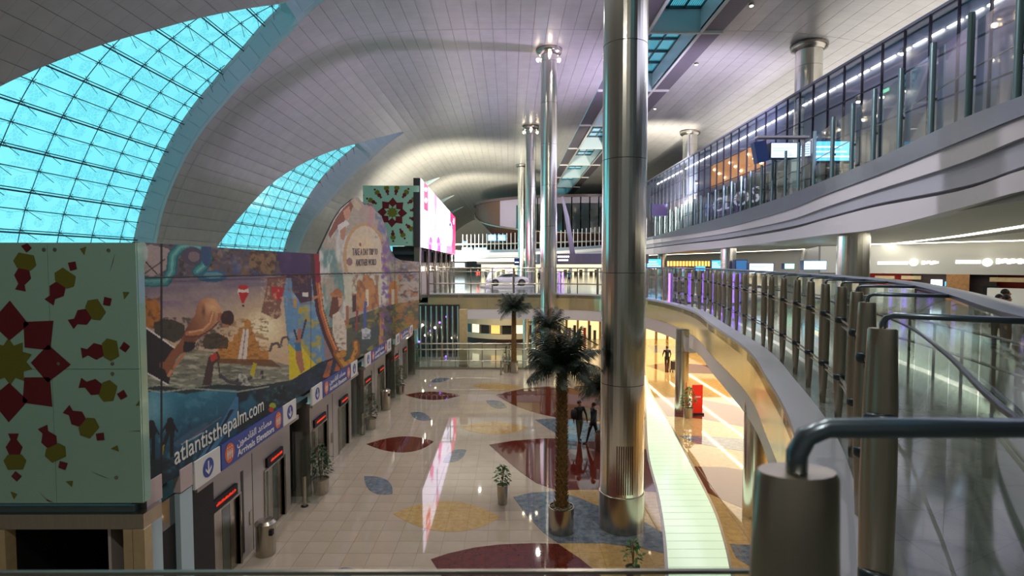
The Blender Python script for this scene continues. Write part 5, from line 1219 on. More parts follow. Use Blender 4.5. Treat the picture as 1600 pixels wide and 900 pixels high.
ls = thing('leaning_mast', 'slender leaning lilac mast in front of the oval pavilion', 'mast', P(895, 398, Y=68)); MB().tube([P(895, 398, Y=68), P(886, 340, Y=68), P(878.5, 307, Y=68)], [.32, .28, .14], 10).build('mast_tube', mat('lilac_white_paint', (205, 196, 220), .35), ls, True)
ck = thing('kiosk_canopy', 'grey lilac curved kiosk canopy with two lines of white lettering', 'kiosk', P(910, 412, Y=66)); c = P(925, 412, Y=70); rr = 7.2
mb = MB(); z1, z0 = P(900, 396, Y=64).z, P(900, 412, Y=64).z
arcp = [Vector((c.x + rr * math.cos(a), c.y + 5 * math.sin(a), 0)) for a in [PI * (1 + i / 24) for i in range(25)]]
mb.prism([p + Vector((0, 0, z0)) for p in arcp], (0, 0, z1 - z0)); mb.build('canopy_drum', mat('grey_lilac_panel', (96, 90, 108), .4), ck)
for yy, w0, w1 in ((401, 871, 890), (406.5, 872, 888)):
    for k in range(6): x0_ = w0 + (w1 - w0) * k / 6; a, b = P(x0_, yy + 1.4, Y=63.4), P(x0_ + 2.4, yy - 1.4, Y=63.4); MB().box(a.x, b.x, 63.38, 63.44, a.z, b.z).build('sign_letter', M_GLOWW, ck)
screen(763, 367, 775, 376, 98, 'left one of two blue hanging screens below the oval pavilion', M_SCREENB, rows=2, rowm=M_SCREENW); screen(778, 367, 790, 376, 98, 'right one of two blue hanging screens below the oval pavilion', M_SCREENB, rows=2, rowm=M_SCREENW)
screen(722, 387, 738, 390.5, 98, 'thin blue strip of screens on the far gallery, left piece', M_SCREENB, rows=0); screen(741, 387, 760, 390.5, 98, 'thin blue strip of screens on the far gallery, right piece', M_SCREENB, rows=0)
screen(722, 377, 729, 381, 120, 'tiny screen glowing on the far gallery beside the big screen', M_SCREENB, rows=1, rowm=M_LED)
screen(804, 404, 811, 414, 60, 'small dark blue hanging signboard by the tall columns', M_NAVY, rows=1, rowm=M_SCREENW)
screen(707, 411, 726, 418, 120, 'glowing white shop sign beyond the podium', M_SCREENW, rows=0, name='shop_sign', cat='sign')
fs_ = thing('far_shop_front', 'distant bright shop front with a long white light line and dark fascia', 'shop', (0, 120, 5), kind='thing')
a, b = P(745, 409, Y=118), P(945, 406, Y=118); MB().box(a.x, b.x, 118, 118.4, a.z, b.z).build('light_line', M_GLOWW, fs_)
a2, b2 = P(745, 413, Y=118), P(945, 409, Y=118); MB().box(a2.x, b2.x, 118, 118.4, a2.z, b2.z).build('dark_fascia', M_DARK, fs_)
a3, b3 = P(752, 430, Y=119), P(945, 413, Y=119); MB().box(a3.x, b3.x, 119, 119.4, a3.z, b3.z).build('lit_shelving', mat('lit_shelves', (236, 220, 180), .5, emis=.7, ecol=(240, 220, 180)), fs_)
for k in range(24): x = a3.x + (b3.x - a3.x) * k / 24; MB().box(x, x + .7, 118.6, 118.9, a3.z, a3.z + .9 + (k % 3) * .3).build('display_stand', [M_WOOD, M_DARK, M_FASCIA][k % 3], fs_)

# ================================================================ LOWER LEVEL FAR END
gl = thing('glass_barrier', 'wide glass barrier with double steel rails closing the far end of the hall', 'railing', (0, 38.4, 0))
a, b = P(648, 577, Y=38.4).x, P(880, 577, Y=38.4).x
for py, r in ((537, .05), (546, .05), (564, .04)): z = P(700, py, Y=38.4).z; MB().tube([(a, 38.4, z), (b, 38.4, z)], r, 8).build('rail', M_STEEL, gl)
MB().box(a, b, 38.3, 38.55, 0, .14).build('base_channel', M_STEEL, gl); n = 11
for k in range(n):
    x = a + (b - a) * k / n; MB().tube([(x, 38.4, .1), (x, 38.4, 1.95)], .035, 6).build('post', M_STEEL, gl)
    MB().quad((x + .03, 38.4, .14), (x + (b - a) / n - .03, 38.4, .14), (x + (b - a) / n - .03, 38.4, 1.9), (x + .03, 38.4, 1.9)).build('glass_pane', M_GLASSG, gl)
dk = thing('dark_glass_lift_shaft', 'dark glazed shaft with steel mullions and purple and amber lamps behind the barrier', 'lift shaft', (-5, 42, 0), kind='thing')
a, b = P(650, 520, Y=42.5).x, P(716, 520, Y=42.5).x
MB().box(a, b, 43.6, 43.8, 0, 4.2).build('dark_back', M_DARK, dk)
for k in range(9): x = a + (b - a) * k / 8; MB().tube([(x, 42.3, 0), (x, 42.3, 4.2)], .07, 8).build('steel_mullion', M_STEEL, dk)
for px, py, m in ((698, 495, M_PURPLE), (687, 504, M_PURPLE), (673, 517, M_PURPLE), (655, 534, M_PURPLE), (697, 557, M_PURPLE), (707, 528, M_LAMP), (660, 508, M_LAMP), (665, 524, M_LAMP), (680, 512, M_LAMP), (709, 570, M_LAMP)):
    q = P(px, py, Y=43); MB().lathe([(.01, q.z - .09), (.09, q.z - .04), (.09, q.z + .04), (.01, q.z + .09)], (q.x, q.y), 8).build('small_lamp', m, dk)
bc = thing('beige_column', 'square beige stone column just behind the far glass barrier', 'column', P(724, 578, Y=39.3), kind='thing'); q = P(724, 500, Y=39.3); MB().box(q.x - .28, q.x + .28, 39.1, 39.6, 0, 4.2).build('shaft', M_GOLD, bc); MB().box(q.x - .32, q.x + .32, 39.05, 39.65, 0, .2).build('plinth', M_STEEL, bc)
cs = thing('lower_gallery_front', 'curved cream shop front band with lit windows beyond the far barrier', 'shop front', (0, 50, 0), kind='thing')
pc = cr([Vector(p + (0,)) for p in [(-5.2, 53), (-3, 51), (-.5, 50), (2.4, 50.5)]], 5)
for z0_, z1_, m in ((1.8, 4.2, M_SOFF), (.5, .95, M_SOFF), (0, .5, M_WOOD), (.95, 1.0, M_STEEL)): MB().sweep(pc, [(0, z0_), (0, z1_), (-.3, z1_), (-.3, z0_)]).build('front_band', m, cs)
rs = resample(pc, 1.1)
for i, (p, q) in enumerate(zip(rs, rs[1:])):
    d = (q - p) * .1; bk = Vector((0, .25, 0)); MB().quad(p + d + bk + Vector((0, 0, 1.0)), q - d + bk + Vector((0, 0, 1.0)), q - d + bk + Vector((0, 0, 1.8)), p + d + bk + Vector((0, 0, 1.8))).build('lit_window', [mat('amber_window', (220, 170, 90), .4, emis=.8, ecol=(230, 175, 95)), M_DARKGLASS, mat('cream_window', (235, 225, 190), .4, emis=.8, ecol=(235, 220, 180)), M_WOOD][i % 4], cs)
es = thing('escalator', 'escalator flank with two dark sloping handrails in front of a bright yellow lit wall', 'escalator', (5, 50, 0), kind='thing')
p, q = P(845, 500, Y=50), P(945, 545, Y=50)
for dz in (0, -.75): MB().tube([p + Vector((0, 0, dz + .6)), q + Vector((0, 0, dz))], .06, 6).build('handrail', M_DARKSTEEL, es)
MB().prism([p + Vector((0, .3, -.2)), q + Vector((0, .3, -.8)), q + Vector((0, .3, -1.6)), p + Vector((0, .3, -.9))], (0, 1.0, 0)).build('truss_side', M_STEEL, es)
for k in range(9): r0 = p.lerp(q, k / 8); MB().tube([r0 + Vector((0, 0, .5 - .5 * k / 8)), r0 + Vector((0, 0, -.9))], .04, 6).build('post', M_STEEL, es)
yw = thing('bright_yellow_wall', 'brightly lit pale yellow wall with slim posts behind the palms', 'wall', (7, 58, 0), kind='thing')
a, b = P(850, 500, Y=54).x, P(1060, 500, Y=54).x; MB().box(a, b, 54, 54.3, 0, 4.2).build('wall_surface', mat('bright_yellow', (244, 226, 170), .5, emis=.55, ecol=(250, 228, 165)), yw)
for k in range(12): x = a + (b - a) * k / 12; MB().box(x - .1, x + .1, 53.8, 54, 0, 4.2).build('post', M_OAK if k % 3 else M_GOLD, yw)
for k in range(10): x = a + .4 + k * .5; MB().box(x, x + .25, 53.6, 53.85, 0, .9 + (k % 3) * .25).build('display_stand', [M_WOOD, M_REDW, M_DARK][k % 3], yw)
# ================================================================ PALMS
def frond_mesh(L, droop, seed, nl=30):
    rnd = random.Random(seed); m = MB(); pts = []
    for i in range(15):
        t = i / 14; pts.append(Vector((L * (t - .12 * droop * t * t), 0, L * (.5 * t - droop * t * t * .8))))
    m.tube(pts, [.022 * (1 - .8 * i / 14) for i in range(15)], 5)
    for i in range(nl):
        t = .1 + .9 * i / nl; k = t * 14; j = min(13, int(k)); p = pts[j].lerp(pts[j + 1], k - j); d = (pts[j + 1] - pts[j]).normalized()
        ll = L * (.34 * math.sin(PI * (.18 + .78 * t)) + .06) * rnd.uniform(.85, 1.1)
        for s in (-1, 1):
            side = Vector((0, s, 0)); dirv = (side * .8 + d * .55 + Vector((0, 0, -.18 - .3 * rnd.random()))).normalized(); w_ = d * .012
            mid = p + dirv * ll * .5 + Vector((0, 0, .02)); tip = p + dirv * ll + Vector((0, 0, -ll * .28))
            m.add([p - w_, p + w_, mid + w_ * 1.1, mid - w_ * 1.1, tip], [(0, 1, 2, 3), (3, 2, 4)])
    return m.mesh('frond', M_FROND)
FR = {}
def palm(label, px, Y, zc, pot=(.36, .72), L=1.25, n=30, tr=.17, X=None, py=None, seed=1):
    x = P(px, 600, Y=Y).x if X is None else X
    t = thing('palm_tree', label, 'palm', (x, Y, 0), group='potted palms in the hall'); rnd = random.Random(seed)
    MB().lathe([(pot[0] * .97, 0), (pot[0], .03), (pot[0], pot[1]), (pot[0] - .03, pot[1]), (pot[0] - .03, pot[1] - .1)], (x, Y), 28).build('pot', M_STEEL, t, 40)
    g = MB().lathe([(.02, pot[1] - .02), (pot[0] - .03, pot[1] - .05)], (x, Y), 16, cap=False)
    for k in range(90): a, r = rnd.random() * 6.28, (pot[0] - .05) * math.sqrt(rnd.random()); s = .022; g.box(x + r * math.cos(a) - s, x + r * math.cos(a) + s, Y + r * math.sin(a) - s, Y + r * math.sin(a) + s, pot[1] - .06, pot[1] + rnd.uniform(0, .02))
    g.build('gravel', M_SOIL, t)['kind'] = 'stuff'
    core = MB(); H = zc - pot[1]; core.tube([(x, Y, pot[1] - .1), (x + .02, Y, pot[1] + H * .5), (x, Y, zc)], [tr * .92, tr * .8, tr * .7], 14)
    rows = int(H / .085)
    for i in range(rows):      # overlapping leaf bases spiral up the trunk
        z = pot[1] + .02 + i * .085; r = tr * (1 - .22 * i / rows)
        for k in range(9):
            a = 2 * PI * (k / 9 + (i % 2) / 18) + i * .07; c, s = math.cos(a), math.sin(a); da = .3
            b0 = Vector((x + r * .8 * math.cos(a - da), Y + r * .8 * math.sin(a - da), z)); b1 = Vector((x + r * .8 * math.cos(a + da), Y + r * .8 * math.sin(a + da), z))
            tp = Vector((x + (r + .06) * c, Y + (r + .06) * s, z + .1)); bt = Vector((x + r * c * .95, Y + r * s * .95, z - .03))
            core.add([b0, b1, tp, bt], [(0, 1, 2), (0, 3, 1), (0, 2, 3), (1, 3, 2)])
    core.build('trunk', M_TRUNK, t)
    for k in range(n):
        tier = k / n; droop = .15 + .75 * tier; key = round(droop * 4)
        if (key, L) not in FR: FR[(key, L)] = frond_mesh(L, key / 4, key)
        f = link('frond', FR[(key, L)], t, Vector((0, 0, zc - .05 + .1 * (1 - tier)))); f.rotation_euler = (rnd.uniform(-.2, .2), R(-48 + 62 * tier) * .9 + rnd.uniform(-.12, .12), k * 2.399 + rnd.uniform(-.2, .2))
        f.scale = [rnd.uniform(.88, 1.12)] * 3
    return t
palm('tallest nearest palm with scaly trunk in a steel pot beside the big mirror column', 878, 14.95, 4.62, L=1.15, n=40, seed=2)
palm('dark palm whose crown shows above and behind the nearest palm', 857, 36, 3.2, L=1.5, n=30, tr=.16, seed=3)
palm('low palm half hidden behind the big mirror column, above two walking people', 944, 21.6, 2.35, L=1.2, n=30, tr=.14, seed=4)
palm('far slender palm before the far glass barrier, its crown against the bridge', 803, 37.2, 4.35, L=1.3, n=34, tr=.17, pot=(.3, .75), seed=5)
for t, (px, py) in ((None, (0, 0)),): pass

# ---------------------------------------------------------------- potted shrubs 
def shrub(label, px, pybot, h=1.0, pot=(.26, .5), spread=.3, n=150, m=M_LEAFD, taper=.85, seed=1, X=None, Y=None):
    q = fl(px, pybot); x, y = (q.x, q.y) if X is None else (X, Y); y += pot[0] if X is None else 0
    t = thing('potted_plant', label, 'plant', (x, y, 0), group='potted plants by the lifts and columns'); rnd = random.Random(seed)
    MB().lathe([(pot[0] * taper, 0), (pot[0], pot[1] - .03), (pot[0] + .012, pot[1]), (pot[0] - .02, pot[1]), (pot[0] - .03, pot[1] - .06)], (x, y), 24).build('pot', M_STEEL, t, 40)
    MB().lathe([(.01, pot[1] - .04), (pot[0] - .025, pot[1] - .05)], (x, y), 12, cap=False).build('soil', M_SOIL, t)
    st = MB(); lf = MB()
    for k in range(5):
        a = rnd.random() * 6.28; r = rnd.random() * .6 * spread; st.tube([(x, y, pot[1] - .05), (x + r * .4 * math.cos(a), y + r * .4 * math.sin(a), pot[1] + h * .5), (x + r * math.cos(a), y + r * math.sin(a), pot[1] + h * .95)], .01, 4)
    for k in range(n):
        z = pot[1] + h * (.08 + .92 * rnd.random()); prof = math.sin(PI * min(1, .2 + .78 * (z - pot[1]) / h)) ; a = rnd.random() * 6.28; r = spread * prof * math.sqrt(rnd.random())
        p = Vector((x + r * math.cos(a), y + r * math.sin(a), z)); d = Vector((math.cos(a), math.sin(a), rnd.uniform(-.5, .7))).normalized(); s = Vector((-d.y, d.x, rnd.uniform(-.4, .4))).normalized(); ll = rnd.uniform(.1, .17); w_ = ll * .28
        lf.add([p, p + d * ll * .5 + s * w_, p + d * ll + Vector((0, 0, -ll * .25)), p + d * ll * .5 - s * w_], [(0, 1, 2, 3)])
    st.build('stems', M_TRUNK, t); lf.build('foliage', m, t)['kind'] = 'stuff'
    return t
shrub('bushy dark potted plant nearest the lift doors on the left', 497, 776, h=1.1, spread=.36, n=260, seed=11)
shrub('potted plant at the second lift wall, behind its slim bollard', 577, 673, h=1.15, spread=.32, n=200, seed=12)
shrub('potted plant at the third lift wall, beside the small bin', 624, 617, h=1.15, spread=.34, n=200, seed=13)
shrub('farthest potted plant in the corner before the dark glazed shaft', 650, 577, h=1.3, pot=(.25, .5), spread=.36, n=200, seed=14)
shrub('slim fresh green plant in a tall steel pot standing alone on open floor', 785, 791, h=.62, pot=(.17, .62), spread=.22, n=110, m=M_LEAF, seed=15)
shrub('small potted plant next to the far slender palm', 791, 583, h=1.3, pot=(.2, .55), spread=.26, n=130, seed=16)
shrub('round leafy plant in a steel pot beside the red banner stand', 1078, 655, h=1.0, pot=(.22, .5), spread=.34, n=240, m=M_LEAF, seed=17)
shrub('small pale green plant at the bottom edge of view, under the near barrier', 992, 935, h=.62, pot=(.17, .62), spread=.24, n=60, m=M_LEAF, seed=18)

# ---------------------------------------------------------------- bins, bollards, banner stand
def binn(label, px, py, r=.2, h=.85):
    q = fl(px, py); x, y = q.x, q.y + r; t = thing('litter_bin', label, 'bin', (x, y, 0), group='steel bins by the lifts')
    MB().lathe([(r, 0), (r, h)], (x, y), 28).build('body', M_STEEL, t, 40); MB().lathe([(r + .02, h), (r + .02, h + .05), (r * .8, h + .12), (r * .3, h + .15)], (x, y), 28).build('lid', M_STEEL, t, 30)
    MB().box(x + r * .2, x + r + .01, y - r * .75, y - r * .3, h - .22, h - .08).build('slot', M_BLACK, t)
binn('large round steel litter bin by the nearest lift door', 409, 873, .24, .78); binn('small round steel litter bin farther along the lift wall', 601, 642, .24, .95)
for px, py, lb in ((476, 791, 'slim steel bollard beside the nearest bushy plant'), (566, 679, 'slim steel bollard by the second lift wall plant'), (615, 619, 'slim steel bollard by the third lift wall plant'), (645, 580, 'slim steel bollard beside the farthest corner plant'), (783, 585, 'slim steel bollard at the far glass barrier near the slender palm')):
    q = fl(px, py); t = thing('bollard', lb, 'bollard', q, group='steel bollards'); MB().lathe([(.06, 0), (.06, .95)], (q.x, q.y), 12).build('post', M_STEEL, t, 40); MB().lathe([(.11, 0), (.11, .02)], (q.x, q.y), 16).build('foot_plate', M_DARKSTEEL, t)
q = fl(1088, 648); bs = thing('banner_stand', 'upright red banner stand with faint white lettering beside the slim mirror column', 'banner', q)
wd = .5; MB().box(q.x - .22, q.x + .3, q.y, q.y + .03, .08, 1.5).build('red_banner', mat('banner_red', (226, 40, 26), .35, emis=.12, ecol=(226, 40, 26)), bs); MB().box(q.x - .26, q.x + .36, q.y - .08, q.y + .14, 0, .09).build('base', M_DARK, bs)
g = MB(); 
for k in range(4): g.box(q.x - .1 + k * .08, q.x - .04 + k * .08, q.y - .006, q.y, .86, .93)
g.build('lettering', M_SIGNW, bs)

# ---------------------------------------------------------------- people
SKIN = mat('skin', (176, 124, 92), .5); HAIR = mat('black_hair', (24, 20, 20), .6)
def limb(m, pts, rs, n=10): m.tube(pts, rs, n)
def body_mesh(parts, vox=.018):
    """union of tapered limbs made one skin by a voxel remesh"""
    mb = MB()
    for pts, rs in parts:
        mb.tube(pts, rs, 12)
        for p, r in zip(pts, rs): 
            p = Vector(p); mb.lathe([(r * math.sin(PI * k / 8), p.z - r * math.cos(PI * k / 8)) for k in range(1, 8)], (p.x, p.y), 10)
    me = mb.mesh('b', M_WHITE); o = bpy.data.objects.new('tmp', me); COL.objects.link(o)
    md = o.modifiers.new('r', 'REMESH'); md.mode = 'VOXEL'; md.voxel_size = vox; sm = o.modifiers.new('s', 'SMOOTH'); sm.iterations = 3
    bpy.context.view_layer.update(); out = bpy.data.meshes.new_from_object(o.evaluated_get(bpy.context.evaluated_depsgraph_get())); bpy.data.objects.remove(o); out.shade_smooth(); return out
def person(label, loc, face, top, legs, shoe=M_DARK, hgt=1.72, stride=.0, hair=True, robe=False, bag=None, arms=(0, 0), head_cover=None, cat='person', fine=False):
    t = thing('person', label, cat, loc); k = hgt / 1.72; s = stride
    V = lambda x, y, z: (x * k, y * k, z * k)
    parts = []
    for sd, st in ((-1, s), (1, -s)):
        parts.append(([V(.09 * sd, 0, .92), V(.1 * sd, -.5 * st * .5 - .02, .5), V(.1 * sd, -st * .55 + .02, .09)], [.088 * k, .062 * k, .04 * k])); parts.append(([V(.1 * sd, -st * .55 + .02, .05), V(.1 * sd, -st * .55 - .15, .035)], [.04 * k, .032 * k]))
        a = arms[0 if sd < 0 else 1]
        parts.append(([V(.19 * sd, 0, 1.42), V(.25 * sd, -.04 - a * .12 + st * .3, 1.14), V(.25 * sd, -.1 - a * .38 + st * .4, .92 + a * .2)], [.055 * k, .042 * k, .03 * k]))
        hx, hy, hz = .25 * sd, -.1 - a * .38 + st * .4, .92 + a * .2
        parts.append(([V(hx, hy, hz), V(hx, hy - .02, hz - .09)], [.032 * k, .03 * k]))
        for f in range(4): parts.append(([V(hx - .024 + f * .016, hy - .02, hz - .09), V(hx - .024 + f * .016, hy - .035, hz - .165 + abs(f - 1.5) * .012)], [.009 * k, .007 * k]))
        parts.append(([V(hx, hy - .03, hz - .04), V(hx - .01 * sd, hy - .07, hz - .1)], [.011 * k, .008 * k]))
    parts.append(([V(0, 0, .9), V(0, .01, 1.12), V(0, .01, 1.32)], [.145 * k, .125 * k, .15 * k])); parts.append(([V(-.14, .01, 1.4), V(.14, .01, 1.4)], [.07 * k, .07 * k])); parts.append(([V(0, 0, 1.4), V(0, -.01, 1.52)], [.06 * k, .052 * k]))
    if robe: parts.append(([V(0, 0, .12), V(0, 0, .6), V(0, 0, 1.0)], [.24 * k, .2 * k, .16 * k]))
    # head: cranium, jaw, nose, ears
    parts.append(([V(0, .01, 1.63), V(0, -.015, 1.60)], [.088 * k, .078 * k])); parts.append(([V(0, -.03, 1.56), V(0, -.035, 1.545)], [.058 * k, .05 * k])); parts.append(([V(0, -.09, 1.615), V(0, -.112, 1.59)], [.012 * k, .016 * k]))
    for sd in (-1, 1): parts.append(([V(.088 * sd, .01, 1.62), V(.09 * sd, .01, 1.585)], [.016 * k, .012 * k]))
    me = body_mesh(parts, .016 if fine else .02)
    me.materials.clear(); 
    for m in (legs, top, SKIN, shoe): me.materials.append(m)
    for p in me.polygons:
        c = p.center; z = c.z / k; r = abs(c.x / k); idx = 0
        if z < .1 and not robe: idx = 3
        elif z > 1.48: idx = 2
        elif r > .19 and z < 1.0 + .2 * max(arms) and z > .6: idx = 2 if z < .88 + .2 * max(arms) else 1
        elif z > .92 or robe: idx = 1
        p.material_index = idx
    b = link('body', me, t)
    if hair:
        h = MB(); hm = head_cover or HAIR; rr = .098 * k
        pr = [(rr * math.sin(a), 1.63 * k + rr * 1.08 * math.cos(a)) for a in [PI * i / 14 for i in range(0, 9)]]
        h.lathe([(max(.002, r), z) for r, z in pr][::-1], (0, .018 * k), 18); h.build('hair' if head_cover is None else 'headscarf', hm, None, True).parent = t
    e = MB()
    for sd in (-1, 1): e.lathe([(.002, 1.606 * k), (.011 * k, 1.615 * k), (.002, 1.624 * k)], (.032 * sd * k, -.088 * k), 6)
    e.build('eyes', M_BLACK, None).parent = t
    mo = MB().box(-.022 * k, .022 * k, -.098 * k, -.086 * k, 1.553 * k, 1.56 * k).build('mouth', M_REDW, None); mo.parent = t
    t.rotation_euler = (0, 0, face); return t
dk1 = mat('black_cloth', (22, 22, 26), .8); gr1 = mat('olive_trousers', (84, 82, 66), .8); wh1 = mat('white_shirt', (210, 210, 208), .7); bl1 = mat('navy_jacket', (34, 38, 56), .7)
q = fl(905, 689); person('person in a black coat with a black bag walking under the low palm', (q.x, q.y, 0), R(20), dk1, gr1, stride=.3)
tb = thing('shoulder_bag', 'black shoulder bag on the back of the person in the black coat', 'bag', (q.x - .25, q.y - .1, 1.0)); MB().lathe([(.05, .98), (.16, 1.02), (.18, 1.2), (.15, 1.36), (.05, 1.4)], (q.x - .24, q.y - .12), 14, sx=.8, sy=1.1).build('bag_body', dk1, tb, True); MB().tube([(q.x - .24, q.y - .12, 1.36), (q.x - .08, q.y - .1, 1.46)], .015, 5).build('strap', dk1, tb)
q = fl(927, 693); person('person in dark trousers walking half hidden behind the big column', (q.x, q.y, 0), R(-70), bl1, dk1, stride=.5)
q = fl(1042, 579); person('person in dark clothes pushing a loaded luggage cart on the lower concourse', (q.x, q.y, 0), R(170), dk1, M_WOOD, stride=.3, arms=(.6, .6))
lc = thing('luggage_cart', 'small steel luggage cart with a dark case pushed along the lower concourse', 'cart', (q.x + .35, q.y - .5, 0))
x, y = q.x + .4, q.y - .4
MB().box(x - .25, x + .25, y - .35, y + .35, .16, .2).build('deck', M_STEEL, lc); MB().tube([(x - .22, y + .35, .2), (x - .22, y + .4, 1.0), (x + .22, y + .4, 1.0), (x + .22, y + .35, .2)], .018, 6).build('push_handle', M_STEEL, lc)
for sx in (-1, 1):
    for sy in (-1, 1): MB().tube([(x + sx * .2 - .02, y + sy * .28, .07), (x + sx * .2 + .02, y + sy * .28, .07)], .07, 12).build('wheel', M_DARK, lc)
su = thing('suitcase', 'dark suitcase standing on the luggage cart', 'luggage', (x, y, .2)); MB().box(x - .2, x + .2, y - .25, y + .2, .2, .75).build('shell', M_WOOD, su); MB().tube([(x - .08, y - .02, .75), (x - .08, y - .02, .8), (x + .08, y - .02, .8), (x + .08, y - .02, .75)], .01, 5).build('handle', M_DARK, su)
# people at the counter on the mezzanine
def at(px, py, z): return P(px, py, Z=z)
for px, py, hg, fc, lb, tp in ((1572, 452, 1.78, 60, 'dark haired person in a black jacket bending over the counter, tallest of the group', dk1), (1562, 460, 1.66, -20, 'person with pale face in white collar just above the handrail, left one', wh1), (1574, 461, 1.66, 20, 'person in dark jacket beside the one with the white collar, above the handrail', bl1), (1597, 482, 1.6, 30, 'person in a white shirt at the right edge above the handrail', wh1)):
    q = at(px, py, 5 + hg); person(lb, (q.x, q.y, 5.0), R(fc), tp, dk1, hgt=hg, fine=True)
for px, Y, hg, fc, lb, tp, rb_ in ((747, 75, 1.7, 0, 'tiny person in a red top beyond the white car', M_REDW, False), (759, 74, 1.7, 40, 'tiny person in dark blue standing at the lit arch', bl1, False), (889, 62, 1.75, 0, 'person in teal and black standing by the far columns, right of the lilac dress', mat('teal_cloth', (40, 100, 110), .7), False),
                           (874, 60, 1.75, 0, 'display figure in a long lilac lit robe between the columns and standing person', mat('lilac_robe', (196, 176, 235), .6), True), (843, 63, 1.7, 10, 'tiny dark person beside the tall columns on the bridge', dk1, False)):
    x = P(px, 440, Y=Y).x; person(lb, (x, Y, 5.0), R(fc), tp, tp if rb_ else dk1, hgt=hg, robe=rb_)

# ---------------------------------------------------------------- white car on display, lit arch
def car(cx, cy, z, L=4.5, rot=0):
    t = thing('car', 'white display car on the far bridge seen through the glass balustrade', 'car', (cx, cy, z)); W = .9
    prof = [(-2.25, .32, .6), (-2.22, .62, .75), (-1.9, .8, .82), (-1.2, .88, .86), (-.9, .93, .86), (-.35, 1.3, .66), (.35, 1.38, .62), (1.0, 1.25, .66), (1.6, .98, .8), (2.15, .92, .78), (2.25, .7, .74), (2.22, .3, .66)]
    vs, fs = [], []
    for x, z_, hw in prof: vs += [(x, -hw, z_), (x, hw, z_), (x, -W * .96, min(z_, .62)), (x, W * .96, min(z_, .62)), (x, -W * .9, .2), (x, W * .9, .2)]
    for i in range(len(prof) - 1):
        a, b = i * 6, (i + 1) * 6
        fs += [(a, b, b + 1, a + 1), (a, a + 2, b + 2, b), (a + 1, b + 1, b + 3, a + 3), (a + 2, a + 4, b + 4, b + 2), (a + 3, b + 3, b + 5, a + 5), (a + 4, a + 5, b + 5, b + 4)]
    fs += [(0, 1, 3, 5, 4, 2), tuple((len(prof) - 1) * 6 + k for k in (0, 2, 4, 5, 3, 1))]
    mb = MB().add(vs, fs); me = mb.mesh('body', mat('car_white', (226, 222, 232), .15, coat=.6)); me.shade_smooth(); b = link('body', me, t)
    md = b.modifiers.new('s', 'SUBSURF'); md.levels = md.render_levels = 2
    for s in (-1, 1):
        g = MB(); g.prism([(-.78, s * .84, .97), (-.3, s * .74, 1.24), (.35, s * .7, 1.29), (.95, s * .74, 1.17), (1.25, s * .83, 1.0)][::s], (0, s * .015, 0)); g.build('side_window', M_DARKGLASS, None).parent = t
        for x in (-1.38, 1.42):
            w_ = MB().tube([(x, s * .72, .33), (x, s * .93, .33)], .33, 22); wh = w_.build('wheel', M_DARK, None, 40); wh.parent = t
            r_ = MB().tube([(x, s * .92, .33), (x, s * .945, .33)], .2, 14).build('rim', M_STEEL, None); r_.parent = wh
            ar = MB().tube([(x, s * .86, .34), (x, s * .915, .34)], .39, 22).build('wheel_arch', M_BLACK, None); ar.parent = t
        tl = MB().box(2.1, 2.28, s * .5 - .15, s * .5 + .15, .68, .8).build('tail_lamp', mat('tail_red', (190, 40, 60), .3), None); tl.parent = t
        MB().box(-2.27, -2.1, s * .5 - .15, s * .5 + .15, .56, .66).build('head_lamp', M_FASCIA, None).parent = t
    MB().prism([(-.95, -.68, .98), (-.42, -.56, 1.29), (-.42, .56, 1.29), (-.95, .68, .98)], (-.02, 0, .02)).build('windscreen', M_DARKGLASS, None).parent = t
    t.rotation_euler = (0, 0, rot); return t
q = P(793, 449, Y=58); 
pl = thing('display_plinth', 'low white platform carrying the display car', 'platform', (q.x, 58, 5)); MB().lathe([(2.9, 5.0), (2.9, 5.12), (2.8, 5.16)], (q.x, 58), 40).build('deck', M_FASCIA, pl, 30)
car(q.x, 58, 5.16, rot=R(6))
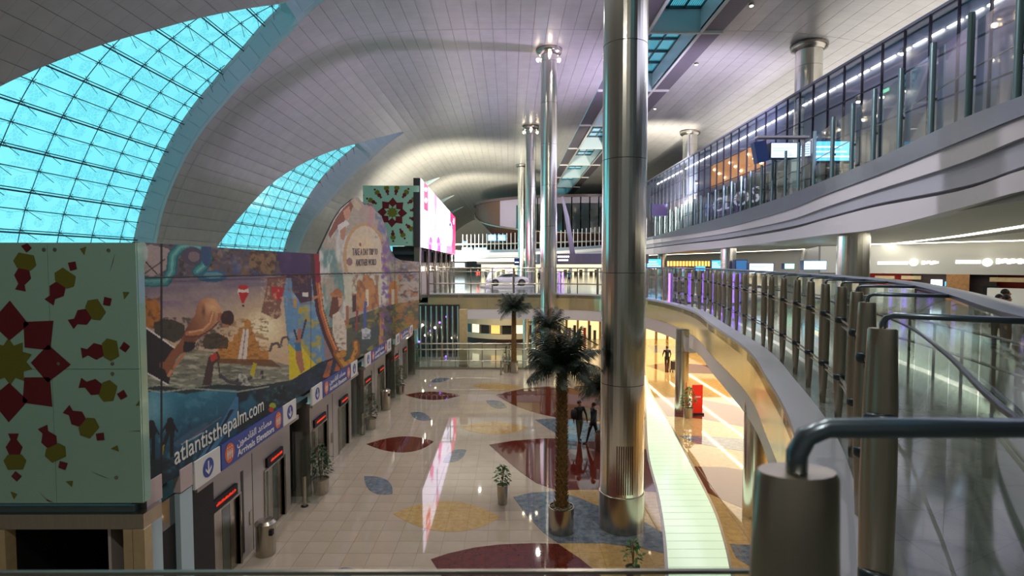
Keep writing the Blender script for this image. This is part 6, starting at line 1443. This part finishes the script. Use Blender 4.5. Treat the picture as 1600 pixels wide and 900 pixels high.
ar = thing('lit_arch', 'white glowing arch ring standing left of the display car', 'arch', (P(778, 450, Y=63).x, 63, 5)); cx = P(784, 450, Y=63).x
MB().tube([(cx - 1.7 * math.cos(a), 63, 5 + 2.1 * math.sin(a)) for a in [PI * i / 24 for i in range(25)]], .16, 8).build('arch_ring', mat('arch_white', (236, 226, 245), .4, emis=.7, ecol=(220, 200, 255)), ar, True)
for k in range(3):
    x = P(868 + k * 6, 452, Y=56).x; t = thing('lilac_light_stick', 'thin glowing purple light stick by the robe display, %s' % ['left of three', 'middle of three', 'right of three'][k], 'lamp', (x, 56, 5), group='purple light sticks'); MB().tube([(x, 56, 5), (x, 56, 7.0 - k * .2)], .05, 6).build('glow_tube', M_PURPLE, t)
for k, (px, w_) in enumerate(((1046, 4), (1061, 3.4), (1113, 5), (1130, 5), (1155, 3.6))):
    a = P(px, 440, Y=34); t = thing('purple_column_light', 'narrow glowing purple light column behind the curved balustrade, %s' % ['leftmost of five', 'second from the left', 'middle of five', 'fourth from the left', 'rightmost of five'][k], 'lamp', (a.x, 34, 5), group='purple light columns on the mezzanine'); MB().lathe([(.06, 5), (.06, 6.9)], (a.x, 34), 8).build('glow_tube', M_PURPLE, t); MB().lathe([(.14, 5), (.14, 5.1)], (a.x, 34), 10).build('base', M_DARK, t)
# counters and kiosks standing on the mezzanine behind the balustrade
for k, (px, Y, lb, m) in enumerate(((1075, 46, 'dark check-in counter, left of three behind the curved balustrade', M_DARK), (1120, 42, 'brown check-in counter, middle of three behind the curved balustrade', M_WOOD), (1180, 36, 'grey check-in counter, right of three behind the curved balustrade', M_FASCIA2))):
    x = P(px, 440, Y=Y).x; t = thing('counter', lb, 'counter', (x, Y, 5)); MB().box(x - 1.4, x + 1.4, Y, Y + .6, 5, 6.0).build('body', m, t); MB().box(x - 1.5, x + 1.5, Y - .1, Y + .7, 6.0, 6.06).build('top', M_STEEL, t)
    MB().box(x - .3, x + .2, Y + .2, Y + .26, 6.15, 6.5).build('monitor', M_BLACK, t); MB().box(x - .08, x, Y + .2, Y + .26, 6.06, 6.15).build('monitor_stand', M_STEEL, t)
